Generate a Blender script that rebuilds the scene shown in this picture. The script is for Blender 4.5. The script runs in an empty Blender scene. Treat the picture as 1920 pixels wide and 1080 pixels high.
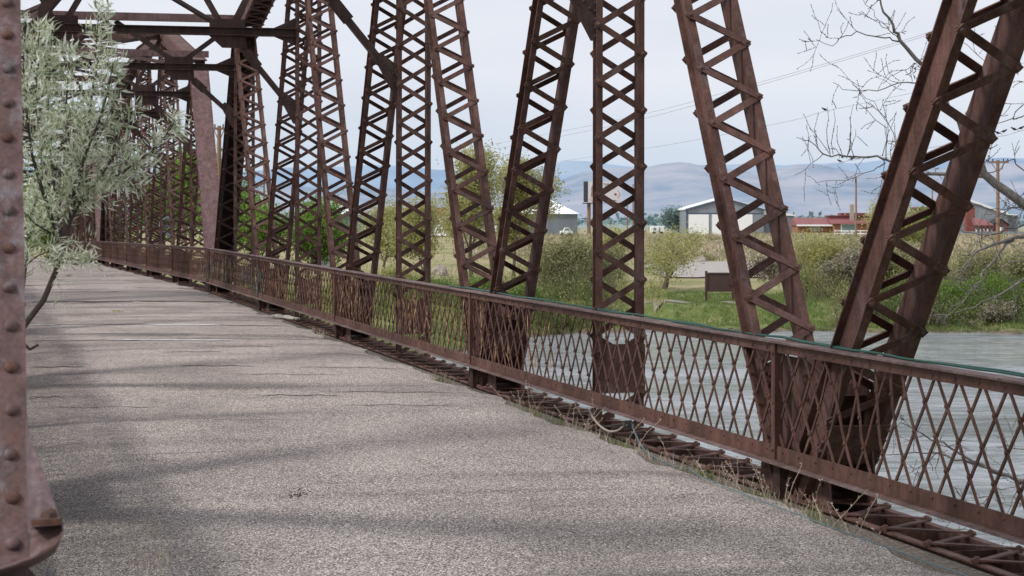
import bpy, math, random
from mathutils import Vector, Matrix
R = random.Random(7)
sc = bpy.context.scene
col = sc.collection
PI = math.pi
# ------------------------------------------------------------------ camera frame (used only to turn survey bearings into places)
F = 4000.0; YAW = math.radians(13.96); CS = math.cos(YAW); SN = math.sin(YAW); HOR = 417.0; EYE = 1.7
def at(px, y, z):
    r = (px - 960) / F * z
    return Vector((r * CS + z * SN, z * CS - r * SN, EYE + (HOR - y) / F * z))
def ground_at(px, z, h=0.0):
    r = (px - 960) / F * z
    return Vector((r * CS + z * SN, z * CS - r * SN, h))
def rdvec(r, d, h):
    return Vector((r * CS + d * SN, d * CS - r * SN, h))
def prof(Y):
    if Y < 48.3: return .0053 * Y
    if Y < 92.8: return .256 - .0049 * (Y - 48.3)
    return .256 - .218 - .0125 * (Y - 92.8)

# ------------------------------------------------------------------ mesh builder
class MB:
    def __init__(s): s.v = []; s.f = []; s.m = []; s.a = []
    def poly(s, pts, mi=0, a=0.0):
        n = len(s.v); s.v += [tuple(p) for p in pts]; s.f.append(tuple(range(n, n + len(pts)))); s.m.append(mi); s.a.append(a)
    def box(s, c, hu, hv, hw, mi=0):
        c = Vector(c); n = len(s.v)
        for i in (-1, 1):
            for j in (-1, 1):
                for k in (-1, 1):
                    s.v.append(tuple(c + hu * i + hv * j + hw * k))
        for q in ((0,1,3,2),(4,6,7,5),(0,4,5,1),(2,3,7,6),(0,2,6,4),(1,5,7,3)):
            s.f.append(tuple(n + t for t in q)); s.m.append(mi); s.a.append(0.0)
    def abox(s, x0, x1, y0, y1, z0, z1, mi=0):
        s.box(((x0+x1)/2, (y0+y1)/2, (z0+z1)/2), Vector(((x1-x0)/2,0,0)), Vector((0,(y1-y0)/2,0)), Vector((0,0,(z1-z0)/2)), mi)
    def bar(s, A, B, w, t, wdir, mi=0):
        A = Vector(A); B = Vector(B); d = B - A; L = d.length; d = d / L
        wd = Vector(wdir); wd = (wd - d * wd.dot(d)).normalized(); n = d.cross(wd)
        s.box((A + B) / 2, d * (L / 2), wd * (w / 2), n * (t / 2), mi)
    def dome(s, c, n, r, h=None, seg=6, mi=0):
        c = Vector(c); n = Vector(n).normalized(); h = h or r * .75
        a = n.orthogonal().normalized(); b = n.cross(a); i0 = len(s.v)
        for (rr, hh) in ((r, 0), (r * .8, h * .6)) if seg < 9 else ((r, 0), (r*.93, h*.4), (r*.7, h*.75), (r*.38, h*.95)):
            for k in range(seg):
                t = 2 * PI * k / seg
                s.v.append(tuple(c + a * (rr * math.cos(t)) + b * (rr * math.sin(t)) + n * hh))
        rings = 2 if seg < 9 else 4
        s.v.append(tuple(c + n * h)); top = len(s.v) - 1
        for q in range(rings - 1):
            for k in range(seg):
                k2 = (k + 1) % seg
                s.f.append((i0 + q*seg + k, i0 + q*seg + k2, i0 + (q+1)*seg + k2, i0 + (q+1)*seg + k)); s.m.append(mi); s.a.append(0.0)
        q = rings - 1
        for k in range(seg):
            s.f.append((i0 + q*seg + k, i0 + q*seg + (k+1) % seg, top)); s.m.append(mi); s.a.append(0.0)
    def prism(s, pts, off, mi=0):
        pts = [Vector(p) for p in pts]; off = Vector(off); n = len(s.v); k = len(pts)
        s.v += [tuple(p) for p in pts] + [tuple(p + off) for p in pts]
        s.f.append(tuple(range(n, n + k))); s.f.append(tuple(range(n + 2*k - 1, n + k - 1, -1))); s.m += [mi, mi]; s.a += [0.0, 0.0]
        for i in range(k):
            j = (i + 1) % k
            s.f.append((n + i, n + k + i, n + k + j, n + j)); s.m.append(mi); s.a.append(0.0)
    def tube(s, pts, rad, seg=5, mi=0, cap=True, a=0.0):
        pts = [Vector(p) for p in pts]; n = len(pts)
        if not hasattr(rad, '__len__'): rad = [rad] * n
        base = len(s.v); ref = None
        for i in range(n):
            d = (pts[min(i+1, n-1)] - pts[max(i-1, 0)])
            if d.length < 1e-9: d = Vector((0,0,1))
            d.normalize()
            if ref is None: ref = d.orthogonal().normalized()
            else:
                ref = ref - d * ref.dot(d)
                ref = ref.normalized() if ref.length > 1e-6 else d.orthogonal().normalized()
            b = d.cross(ref)
            for k in range(seg):
                t = 2 * PI * k / seg
                s.v.append(tuple(pts[i] + ref * (rad[i] * math.cos(t)) + b * (rad[i] * math.sin(t))))
        for i in range(n - 1):
            for k in range(seg):
                k2 = (k + 1) % seg
                s.f.append((base + i*seg + k, base + i*seg + k2, base + (i+1)*seg + k2, base + (i+1)*seg + k)); s.m.append(mi); s.a.append(a)
        if cap and seg > 2:
            s.f.append(tuple(base + k for k in range(seg))[::-1]); s.m.append(mi); s.a.append(a)
            s.f.append(tuple(base + (n-1)*seg + k for k in range(seg))); s.m.append(mi); s.a.append(a)
    def leaf(s, p, d, L, W, a):
        d = d.normalized(); w = d.cross(Vector((R.gauss(0,1), R.gauss(0,1), R.gauss(0,1))))
        if w.length < 1e-4: w = d.orthogonal()
        w = w.normalized() * (W / 2); n = len(s.v)
        s.v += [tuple(p), tuple(p + d*L*.45 + w), tuple(p + d*L), tuple(p + d*L*.45 - w)]
        s.f.append((n, n+1, n+2, n+3)); s.m.append(0); s.a.append(a)
    def build(s, name, mats, parent=None, smooth=False, bevel=0.0):
        me = bpy.data.meshes.new(name); me.from_pydata(s.v, [], s.f); me.update()
        mats = mats if isinstance(mats, (list, tuple)) else [mats]
        for m in mats: me.materials.append(m)
        if any(s.m): me.polygons.foreach_set('material_index', s.m)
        if any(s.a):
            at_ = me.attributes.new('v', 'FLOAT', 'FACE'); at_.data.foreach_set('value', s.a)
        if smooth: me.polygons.foreach_set('use_smooth', [True] * len(s.f))
        o = bpy.data.objects.new(name, me); col.objects.link(o)
        if parent: o.parent = parent
        if bevel:
            b = o.modifiers.new('b', 'BEVEL'); b.width = bevel; b.segments = 1; b.limit_method = 'ANGLE'
        return o
def thing(name, label, cat, loc=(0,0,0), group=None):
    o = bpy.data.objects.new(name, None); col.objects.link(o); o.location = loc; o.empty_display_size = .2
    o['label'] = label; o['category'] = cat
    if group: o['group'] = group
    return o
def tag(o, label, cat, group=None, kind=None):
    o['label'] = label; o['category'] = cat
    if group: o['group'] = group
    if kind: o['kind'] = kind
    return o
def struct(o): o['kind'] = 'structure'; return o
def dup(root, skip=()):
    r = root.copy(); col.objects.link(r)
    for ch in list(root.children):
        if ch.name.split('.')[0] in skip: continue
        c = ch.copy(); col.objects.link(c); c.parent = r
        for g in ch.children:
            d = g.copy(); col.objects.link(d); d.parent = c
    return r
X, Y, Z = Vector((1,0,0)), Vector((0,1,0)), Vector((0,0,1))

# ------------------------------------------------------------------ materials
def newmat(name):
    m = bpy.data.materials.new(name); m.use_nodes = True; nt = m.node_tree
    return m, nt, nt.nodes['Principled BSDF']
def N(nt, t, **kw):
    n = nt.nodes.new(t)
    for k, v in kw.items():
        if k in n.inputs: n.inputs[k].default_value = v
        else: setattr(n, k, v)
    return n
def noise(nt, vec, scale, detail=4, rough=.55):
    n = N(nt, 'ShaderNodeTexNoise'); n.inputs['Scale'].default_value = scale; n.inputs['Detail'].default_value = detail; n.inputs['Roughness'].default_value = rough
    if vec is not None: nt.links.new(vec, n.inputs['Vector'])
    return n.outputs['Fac']
def ramp(nt, fac, stops):
    r = N(nt, 'ShaderNodeValToRGB'); e = r.color_ramp.elements
    while len(e) < len(stops): e.new(.5)
    for i, (p, c) in enumerate(stops):
        e[i].position = p; e[i].color = (c[0], c[1], c[2], 1) if hasattr(c, '__len__') else (c, c, c, 1)
    nt.links.new(fac, r.inputs['Fac']); return r.outputs['Color']
def mix(nt, fac, a, b, mode='MIX'):
    n = N(nt, 'ShaderNodeMix', data_type='RGBA', blend_type=mode)
    for s_, v in ((0, fac), (6, a), (7, b)):
        if hasattr(v, 'is_linked') or hasattr(v, 'links'): nt.links.new(v, n.inputs[s_])
        elif s_ == 0: n.inputs[0].default_value = v
        else: n.inputs[s_].default_value = (v[0], v[1], v[2], 1)
    return n.outputs[2]
def coords(nt, kind='Object', scale=(1,1,1)):
    c = N(nt, 'ShaderNodeTexCoord'); mp = N(nt, 'ShaderNodeMapping'); mp.inputs['Scale'].default_value = scale
    nt.links.new(c.outputs[kind], mp.inputs['Vector']); return mp.outputs['Vector']
def bump(nt, h, strength, dist, p):
    b = N(nt, 'ShaderNodeBump'); b.inputs['Strength'].default_value = strength; b.inputs['Distance'].default_value = dist
    nt.links.new(h, b.inputs['Height']); nt.links.new(b.outputs['Normal'], p.inputs['Normal'])
def steel(name, c1, c2, c3, patch=0.0, pc=(.25,.24,.26), rough=.7, rust=.25):
    m, nt, p = newmat(name); v = coords(nt)
    base = ramp(nt, noise(nt, v, 2.6, 6, .7), [(.32, c1), (.5, c2), (.68, c3)])
    vs = coords(nt, scale=(9, 9, 1.1))
    streak = ramp(nt, noise(nt, vs, 1.5, 6, .65), [(.36, .42), (.62, 1.25)])
    base = mix(nt, .55, base, streak, 'MULTIPLY')
    sp = ramp(nt, noise(nt, v, 70, 3, .6), [(.35, .7), (.65, 1.22)])
    base = mix(nt, .7, base, sp, 'MULTIPLY')
    rs = ramp(nt, noise(nt, v, 5.5, 6, .75), [(.60, 0), (.74, 1)])
    base = mix(nt, N_mul(nt, rs, rust), base, (.20, .062, .026))
    if patch:
        pv = coords(nt, scale=(1, 1, .45))
        pm = ramp(nt, noise(nt, pv, 7.5, 10, .82), [(.52, 0), (.68, 1)])
        base = mix(nt, N_mul(nt, pm, patch), base, pc)
    nt.links.new(base, p.inputs['Base Color']); p.inputs['Roughness'].default_value = rough; p.inputs['Specular IOR Level'].default_value = .28
    bump(nt, noise(nt, v, 55, 4, .7), .45, .004, p)
    return m
def N_mul(nt, a, k):
    n = N(nt, 'ShaderNodeMath', operation='MULTIPLY'); nt.links.new(a, n.inputs[0]); n.inputs[1].default_value = k; return n.outputs[0]
def plain(name, c, rough=.7, var=.25, scale=3.0, c2=None, spec=.3, obj='Object'):
    m, nt, p = newmat(name); v = coords(nt, obj)
    c2 = c2 or tuple(x * (1 - var) for x in c)
    b = ramp(nt, noise(nt, v, scale, 6, .65), [(.35, c2), (.65, c)])
    nt.links.new(b, p.inputs['Base Color']); p.inputs['Roughness'].default_value = rough; p.inputs['Specular IOR Level'].default_value = spec
    return m
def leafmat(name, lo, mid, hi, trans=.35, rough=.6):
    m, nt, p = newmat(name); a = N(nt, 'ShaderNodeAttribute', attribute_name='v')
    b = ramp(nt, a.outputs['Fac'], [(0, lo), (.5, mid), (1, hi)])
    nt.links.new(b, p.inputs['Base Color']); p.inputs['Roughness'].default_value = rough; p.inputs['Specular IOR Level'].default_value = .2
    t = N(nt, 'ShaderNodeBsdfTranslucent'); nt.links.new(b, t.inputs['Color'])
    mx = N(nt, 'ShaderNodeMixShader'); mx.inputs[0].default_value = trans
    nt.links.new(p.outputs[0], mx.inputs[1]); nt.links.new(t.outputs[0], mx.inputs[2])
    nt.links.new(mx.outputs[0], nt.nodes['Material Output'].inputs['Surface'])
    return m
M = {}
M['steel'] = steel('rusty_steel', (.056,.027,.021), (.112,.055,.043), (.168,.090,.074), patch=.58, pc=(.20,.17,.165), rust=.35)
M['steel_ledge'] = steel('top_lit_pale_steel', (.11,.068,.060), (.17,.115,.108), (.24,.18,.175), patch=.4, pc=(.33,.29,.29), rust=.25)  # rail tops and ledges: light from above put into a paler colour
M['steel_shade'] = steel('shaded_brown_steel', (.035,.021,.018), (.062,.037,.032), (.095,.058,.050), patch=.2, pc=(.14,.12,.12), rust=.25)  # overhead bracing: silhouette shade put into the colour
M['steel_rail'] = steel('rusty_rail_steel', (.070,.034,.025), (.108,.053,.039), (.148,.078,.060), rust=.3, patch=.2, pc=(.24,.17,.15))
M['steel_pink'] = steel('faded_red_steel', (.125,.072,.068), (.165,.098,.094), (.20,.124,.120), patch=.12, pc=(.27,.23,.24), rust=.3)
M['steel_near'] = steel('faded_flaking_steel', (.092,.054,.050), (.128,.076,.072), (.165,.104,.10), patch=.8, pc=(.24,.245,.275), rust=.35)
M['steel_dark'] = steel('dark_shaded_steel', (.03,.018,.016), (.05,.028,.024), (.07,.04,.034))  # near-black: shade of undersides and overhead plates put into the colour
M['concrete'] = plain('old_concrete', (.33,.31,.28), .85, .3, 1.5)
M['bark'] = plain('grey_bark', (.16,.13,.11), .85, .45, 30)
M['bark_pale'] = plain('pale_twig_bark', (.25,.225,.21), .85, .5, 25)
M['bark_dark'] = plain('dark_sapling_bark', (.075,.06,.05), .8, .4, 40)
M['wood'] = plain('weathered_pole_wood', (.30,.19,.13), .85, .3, 8)
M['white'] = plain('white_painted_metal', (.90,.91,.93), .5, .06, .3)
M['shed_grey'] = plain('grey_metal_cladding', (.26,.29,.33), .6, .08, .4)
M['shed_dark'] = plain('dark_grey_cladding', (.19,.215,.25), .6, .08, .4)
M['roof_white'] = plain('pale_metal_roof', (.85,.87,.9), .45, .05, .3)
M['blue_trim'] = plain('blue_trim_paint', (.08,.13,.21), .5)
M['red_roof'] = plain('red_metal_roof', (.27,.10,.10), .55, .2, .5)
M['red_wall'] = plain('red_barn_board', (.24,.045,.04), .75, .3, .8)
M['red_bright'] = plain('red_silo_paint', (.27,.085,.07), .6, .2, .5)
M['brick'] = plain('orange_brick_wall', (.33,.15,.09), .8, .25, 1.2)
M['window'] = plain('dark_window_glass', (.18,.26,.25), .2, .2, .5, spec=.6)
M['dark'] = plain('near_black_paint', (.03,.03,.035), .7)  # plain near-black for wheels, lettering and fittings
M['sign_brown'] = plain('brown_sign_board', (.075,.042,.038), .7, .15, 2)
M['boulder'] = plain('tan_boulder_rock', (.42,.36,.31), .9, .3, 1.5)
M['teal'] = plain('teal_plastic_cable', (.03,.105,.085), .45, .2, 20)
M['teal_pale'] = plain('pale_teal_hose', (.10,.17,.185), .5, .2, 20)
M['hose'] = plain('whitish_hose', (.55,.47,.42), .55, .15, 20)
M['boxgrey'] = plain('grey_junction_box', (.10,.095,.09), .6, .3, 20)
M['reed'] = leafmat('dry_reed', (.20,.12,.06), (.42,.25,.12), (.50,.38,.22), .1, .7)
M['debris'] = plain('broken_pale_plank', (.45,.42,.38), .9, .3, 12)
M['driftwood'] = plain('driftwood', (.34,.29,.25), .9, .4, 4)
M['bird'] = plain('dark_feathers', (.03,.03,.035), .8)
M['wire'] = plain('grey_power_wire', (.42,.43,.46), .6)
M['paintwhite'] = plain('worn_white_paint', (.72,.72,.72), .8, .35, 10)
M['crack'] = plain('dark_crack_filler', (.055,.05,.05), .9, .3, 6)
def ribbed(name, c):
    m, nt, p = newmat(name); w_ = N(nt, 'ShaderNodeTexWave'); w_.inputs['Scale'].default_value = 1.1; w_.inputs['Distortion'].default_value = 0; nt.links.new(coords(nt), w_.inputs['Vector'])
    b = ramp(nt, w_.outputs['Fac'], [(.1, tuple(x*.80 for x in c)), (.5, c)]); st = ramp(nt, noise(nt, coords(nt, scale=(.5,.5,.12)), 1.2, 5), [(.35, .85), (.65, 1.08)])
    nt.links.new(mix(nt, 1, b, st, 'MULTIPLY'), p.inputs['Base Color']); p.inputs['Roughness'].default_value = .55; return m
M['shed_grey'] = ribbed('grey_ribbed_cladding', (.26,.29,.33)); M['shed_dark'] = ribbed('dark_ribbed_cladding', (.19,.215,.25)); M['red_wall'] = ribbed('red_barn_boards', (.18,.055,.052))
# foliage
M['olive'] = leafmat('silvery_leaf', (.24,.30,.15), (.62,.67,.49), (1.0,1.0,.92), .45, .35)
M['bright'] = leafmat('bright_green_leaf', (.075,.13,.022), (.155,.26,.045), (.27,.38,.09), .45)
M['yellowgreen'] = leafmat('yellow_green_leaf', (.20,.20,.07), (.38,.38,.15), (.56,.54,.27), .45)
M['greygreen'] = leafmat('grey_green_leaf', (.12,.125,.06), (.26,.26,.13), (.42,.40,.22), .35)
M['midgreen'] = leafmat('mid_green_leaf', (.06,.095,.02), (.13,.20,.045), (.25,.33,.10), .4)
M['twiggy'] = leafmat('grey_brush_twigs', (.12,.105,.075), (.24,.21,.155), (.37,.34,.26), .2)
M['drygrass'] = leafmat('dry_grass_blade', (.24,.19,.14), (.42,.35,.26), (.56,.48,.38), .25)
M['greengrass'] = leafmat('green_grass_blade', (.08,.12,.03), (.16,.22,.065), (.30,.33,.14), .35)
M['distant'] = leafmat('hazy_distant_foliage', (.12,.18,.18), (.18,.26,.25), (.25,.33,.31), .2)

def road_mat():
    m, nt, p = newmat('chip_sealed_asphalt'); v = coords(nt)
    vo = N(nt, 'ShaderNodeTexVoronoi'); vo.inputs['Scale'].default_value = 108; nt.links.new(v, vo.inputs['Vector'])
    stone = N(nt, 'ShaderNodeSeparateColor'); nt.links.new(vo.outputs['Color'], stone.inputs[0])
    sc_ = ramp(nt, stone.outputs[0], [(0, (.075,.07,.068)), (.35, (.20,.185,.178)), (.7, (.315,.285,.27)), (.93, (.38,.34,.32)), (1, (.62,.58,.56))])
    gap = ramp(nt, vo.outputs['Distance'], [(.22, 1.12), (.72, .22)])
    c = mix(nt, 1, sc_, gap, 'MULTIPLY')
    fine = ramp(nt, noise(nt, v, 150, 2, .6), [(.3, .72), (.7, 1.28)])
    c = mix(nt, 1, c, fine, 'MULTIPLY')
    # pinker and paler towards the far end, greyer near
    sep = N(nt, 'ShaderNodeSeparateXYZ'); cc = N(nt, 'ShaderNodeTexCoord'); nt.links.new(cc.outputs['Object'], sep.inputs[0])
    mr = N(nt, 'ShaderNodeMapRange'); mr.inputs[1].default_value = 11; mr.inputs[2].default_value = 24; nt.links.new(sep.outputs['Y'], mr.inputs[0])
    tint = mix(nt, mr.outputs[0], (2.08, 2.06, 2.0), (2.58, 2.42, 2.32))
    c = mix(nt, 1, c, tint, 'MULTIPLY')
    big = ramp(nt, noise(nt, coords(nt, scale=(.5,.22,1)), 1.6, 5, .6), [(.33, .70), (.62, 1.10)])
    c = mix(nt, .8, c, big, 'MULTIPLY')
    band = ramp(nt, noise(nt, coords(nt, scale=(.10,.62,1)), 1.5, 6, .62), [(.36, .56), (.50, 1.0), (.8, 1.08)])  # dark cross bands: soft truss shadow painted into the asphalt
    c = mix(nt, .75, c, band, 'MULTIPLY')
    thin = ramp(nt, noise(nt, coords(nt, scale=(.13,2.2,1)), 2.2, 8, .7), [(.31, .35), (.37, 1.0)])
    c = mix(nt, .8, c, thin, 'MULTIPLY')
    # soft shadow of the left railing, painted as a wobbly darker margin
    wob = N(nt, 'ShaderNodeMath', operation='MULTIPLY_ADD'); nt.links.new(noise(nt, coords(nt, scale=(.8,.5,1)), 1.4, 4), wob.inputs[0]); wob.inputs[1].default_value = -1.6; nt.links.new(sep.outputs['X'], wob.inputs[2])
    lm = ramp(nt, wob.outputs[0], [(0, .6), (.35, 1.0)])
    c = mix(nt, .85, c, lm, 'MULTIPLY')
    # darker strip across the roadway
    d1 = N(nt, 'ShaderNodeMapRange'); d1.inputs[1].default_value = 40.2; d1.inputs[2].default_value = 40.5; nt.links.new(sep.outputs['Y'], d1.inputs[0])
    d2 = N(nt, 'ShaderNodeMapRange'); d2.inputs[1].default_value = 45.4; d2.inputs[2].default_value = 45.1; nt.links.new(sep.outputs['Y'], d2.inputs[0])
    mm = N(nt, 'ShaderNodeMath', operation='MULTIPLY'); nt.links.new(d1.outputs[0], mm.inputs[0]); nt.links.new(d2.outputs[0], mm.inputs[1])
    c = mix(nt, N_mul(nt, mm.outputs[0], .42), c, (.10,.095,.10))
    nt.links.new(c, p.inputs['Base Color']); p.inputs['Roughness'].default_value = .9; p.inputs['Specular IOR Level'].default_value = .2
    bump(nt, vo.outputs['Distance'], .7, -.006, p)
    return m
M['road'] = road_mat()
def soil_mat():
    m, nt, p = newmat('gravelly_soil'); v = coords(nt)
    c = ramp(nt, noise(nt, v, 40, 6, .8), [(.36, (.03,.024,.018)), (.5, (.12,.098,.078)), (.66, (.30,.265,.23))])
    nt.links.new(c, p.inputs['Base Color']); p.inputs['Roughness'].default_value = .95; bump(nt, noise(nt, v, 60, 4), .8, .02, p)
    return m
M['soil'] = soil_mat()
def field_mat():
    m, nt, p = newmat('dry_grass_field'); v = coords(nt)
    c = ramp(nt, noise(nt, v, .09, 8, .7), [(.34, (.21,.235,.10)), (.47, (.33,.31,.16)), (.6, (.43,.36,.23)), (.72, (.43,.30,.21))])
    g = ramp(nt, noise(nt, v, 1.3, 8, .8), [(.35, .6), (.65, 1.3)])
    c = mix(nt, .8, c, g, 'MULTIPLY')
    sep = N(nt, 'ShaderNodeSeparateXYZ'); cc = N(nt, 'ShaderNodeTexCoord'); nt.links.new(cc.outputs['Object'], sep.inputs[0])
    # depth from the river, measured across the valley
    d = N(nt, 'ShaderNodeVectorMath', operation='DOT_PRODUCT'); nt.links.new(cc.outputs['Object'], d.inputs[0]); d.inputs[1].default_value = (SN, CS, 0)
    wob = N(nt, 'ShaderNodeMath', operation='MULTIPLY_ADD'); nt.links.new(noise(nt, v, .12, 5, .7), wob.inputs[0]); wob.inputs[1].default_value = 16; nt.links.new(d.outputs['Value'], wob.inputs[2])
    near = N(nt, 'ShaderNodeMapRange'); near.inputs[1].default_value = 150; near.inputs[2].default_value = 126; nt.links.new(wob.outputs[0], near.inputs[0])
    green = ramp(nt, noise(nt, v, .5, 8, .75), [(.3, (.08,.115,.03)), (.5, (.15,.20,.06)), (.68, (.29,.28,.14))])
    c = mix(nt, near.outputs[0], c, green)
    mud = N(nt, 'ShaderNodeMapRange'); mud.inputs[1].default_value = -3.58; mud.inputs[2].default_value = -3.72; nt.links.new(sep.outputs['Z'], mud.inputs[0])
    c = mix(nt, mud.outputs[0], c, ramp(nt, noise(nt, v, 1.1, 6, .8), [(.4, (.09,.085,.045)), (.6, (.26,.21,.16))]))
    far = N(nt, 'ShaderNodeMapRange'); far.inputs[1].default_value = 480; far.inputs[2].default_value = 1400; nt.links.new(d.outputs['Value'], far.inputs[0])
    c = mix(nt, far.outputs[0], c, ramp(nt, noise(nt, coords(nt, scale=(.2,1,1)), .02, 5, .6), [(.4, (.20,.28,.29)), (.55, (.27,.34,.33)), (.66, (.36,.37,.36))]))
    nt.links.new(c, p.inputs['Base Color']); p.inputs['Roughness'].default_value = .95; p.inputs['Specular IOR Level'].default_value = .1
    bump(nt, noise(nt, v, 2.2, 8, .8), .8, .25, p)
    return m
M['field'] = field_mat()
M['gravel'] = plain('pale_gravel', (.42,.39,.37), .95, .25, .8, spec=.1)
M['gravel_path'] = plain('trodden_gravel', (.30,.27,.22), .95, .35, 1.6, spec=.1)
def water_mat():
    m, nt, p = newmat('river_water')
    p.inputs['Base Color'].default_value = (.085,.095,.090, 1); p.inputs['Roughness'].default_value = .05; p.inputs['IOR'].default_value = 2.3
    # river coordinates: x along the current, y across
    c = N(nt, 'ShaderNodeTexCoord'); mp = N(nt, 'ShaderNodeMapping'); mp.inputs['Rotation'].default_value = (0, 0, YAW); nt.links.new(c.outputs['Object'], mp.inputs['Vector'])
    def sc2(s_):
        q = N(nt, 'ShaderNodeMapping'); q.inputs['Scale'].default_value = s_; nt.links.new(mp.outputs[0], q.inputs['Vector']); return q.outputs['Vector']
    n1 = noise(nt, sc2((.8,1.5,1)), 1.0, 6, .62); n2 = noise(nt, sc2((.12,.35,1)), 1.0, 4, .6); n3 = noise(nt, sc2((2.2,3.4,1)), 1.3, 5, .7)
    a = N(nt, 'ShaderNodeMath', operation='MULTIPLY_ADD'); nt.links.new(n1, a.inputs[0]); a.inputs[1].default_value = 2.2; nt.links.new(n2, a.inputs[2])
    a2 = N(nt, 'ShaderNodeMath', operation='MULTIPLY_ADD'); nt.links.new(n3, a2.inputs[0]); a2.inputs[1].default_value = .7; nt.links.new(a.outputs[0], a2.inputs[2])
    bump(nt, a2.outputs[0], .8, .26, p)
    sm_ = N(nt, 'ShaderNodeMath', operation='DIVIDE'); nt.links.new(a2.outputs[0], sm_.inputs[0]); sm_.inputs[1].default_value = 3.9
    nt.links.new(ramp(nt, sm_.outputs[0], [(.36, (.07,.08,.07)), (.5, (.22,.25,.265)), (.62, (.42,.455,.50))]), p.inputs['Base Color'])  # ripple tones paint pale sky and dark bank reflections into the colour
    rg = ramp(nt, noise(nt, sc2((.03,.16,1)), 1.0, 5, .6), [(.42, .03), (.6, .22)]); nt.links.new(rg, p.inputs['Roughness'])
    return m
M['water'] = water_mat()
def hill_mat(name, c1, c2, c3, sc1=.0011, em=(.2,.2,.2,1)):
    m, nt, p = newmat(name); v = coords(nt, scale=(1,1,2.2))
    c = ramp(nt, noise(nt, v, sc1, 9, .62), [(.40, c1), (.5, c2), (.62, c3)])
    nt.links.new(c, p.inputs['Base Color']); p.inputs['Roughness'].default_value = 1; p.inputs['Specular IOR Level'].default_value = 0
    p.inputs['Emission Color'].default_value = em; p.inputs['Emission Strength'].default_value = 1  # air haze over the hills, put in as an even glow
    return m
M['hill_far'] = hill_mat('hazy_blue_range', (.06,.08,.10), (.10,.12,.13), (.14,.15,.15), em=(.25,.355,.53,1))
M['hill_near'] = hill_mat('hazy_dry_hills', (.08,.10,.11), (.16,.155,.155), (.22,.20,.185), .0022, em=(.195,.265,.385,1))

# ------------------------------------------------------------------ world, sun, camera
SUN_EL, SUN_AZ = math.radians(43), math.radians(259)   # azimuth clockwise from +Y: behind the camera, a little to the left
w = bpy.data.worlds.new('World'); sc.world = w; w.use_nodes = True
nt = w.node_tree; bg = nt.nodes['Background']
sky = nt.nodes.new('ShaderNodeTexSky'); sky.sky_type = 'NISHITA'; sky.sun_disc = False; sky.sun_elevation = SUN_EL; sky.sun_rotation = SUN_AZ; sky.air_density = 1; sky.dust_density = 2
hsv = nt.nodes.new('ShaderNodeMix'); hsv.data_type = 'RGBA'; hsv.blend_type = 'MIX'
tc = nt.nodes.new('ShaderNodeTexCoord'); sp = nt.nodes.new('ShaderNodeSeparateXYZ'); nt.links.new(tc.outputs['Generated'], sp.inputs[0])
mp = nt.nodes.new('ShaderNodeMapping'); mp.inputs['Scale'].default_value = (1.2, 1.2, 5.0); nt.links.new(tc.outputs['Generated'], mp.inputs[0])
cn = nt.nodes.new('ShaderNodeTexNoise'); cn.inputs['Scale'].default_value = 3.4; cn.inputs['Detail'].default_value = 5; nt.links.new(mp.outputs[0], cn.inputs['Vector'])
r1 = nt.nodes.new('ShaderNodeValToRGB'); e = r1.color_ramp.elements
e[0].position = 0; e[0].color = (.64,.75,.90,1); e[1].position = .12; e[1].color = (.87,.89,.97,1)
x_ = e.new(.03); x_.color = (.70,.79,.92,1); x_ = e.new(.07); x_.color = (.82,.86,.955,1)
nt.links.new(sp.outputs['Z'], r1.inputs[0])
lo = nt.nodes.new('ShaderNodeMapRange'); lo.inputs[1].default_value = -.02; lo.inputs[2].default_value = -.002; lo.inputs[3].default_value = .25; lo.inputs[4].default_value = 1; nt.links.new(sp.outputs['Z'], lo.inputs[0])
nt.links.new(lo.outputs[0], bg.inputs['Strength'])
r2 = nt.nodes.new('ShaderNodeValToRGB'); e = r2.color_ramp.elements; e[0].position = .40; e[0].color = (.955,.965,.975,1); e[1].position = .62; e[1].color = (1.05,1.035,1.02,1)
nt.links.new(cn.outputs['Fac'], r2.inputs[0])
mu = nt.nodes.new('ShaderNodeMix'); mu.data_type = 'RGBA'; mu.blend_type = 'MULTIPLY'; mu.inputs[0].default_value = 1
nt.links.new(r1.outputs[0], mu.inputs[6]); nt.links.new(r2.outputs[0], mu.inputs[7])
sk = nt.nodes.new('ShaderNodeMix'); sk.data_type = 'RGBA'; sk.blend_type = 'MULTIPLY'; sk.inputs[0].default_value = 1
nt.links.new(sky.outputs[0], sk.inputs[6]); sk.inputs[7].default_value = (.10,.10,.10,1)
hsv.inputs[0].default_value = .90
nt.links.new(sk.outputs[2], hsv.inputs[6]); nt.links.new(mu.outputs[2], hsv.inputs[7])
nt.links.new(hsv.outputs[2], bg.inputs['Color'])
sl = bpy.data.lights.new('sun', 'SUN'); sl.energy = 2.75; sl.angle = math.radians(10.5); sl.color = (1, .955, .90)
so = bpy.data.objects.new('sun', sl); col.objects.link(so)
sd = Vector((math.sin(SUN_AZ) * math.cos(SUN_EL), math.cos(SUN_AZ) * math.cos(SUN_EL), math.sin(SUN_EL)))
so.rotation_euler = sd.to_track_quat('Z', 'Y').to_euler()
cam = bpy.data.cameras.new('camera'); co = bpy.data.objects.new('camera', cam); col.objects.link(co); sc.camera = co
cam.sensor_width = 36; cam.lens = 36 * F / 1920; cam.shift_y = -(540 - HOR) / 1920; cam.clip_end = 60000; cam.clip_start = .1
co.location = (0, 0, EYE); co.rotation_euler = (PI / 2, 0, -YAW)
cam.dof.use_dof = True; cam.dof.focus_distance = 19; cam.dof.aperture_fstop = 11
sc.view_settings.view_transform = 'Standard'; sc.view_settings.look = 'None'; sc.view_settings.exposure = 0
sc.render.engine = 'CYCLES'; sc.cycles.max_bounces = 6; sc.cycles.use_denoising = True

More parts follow.
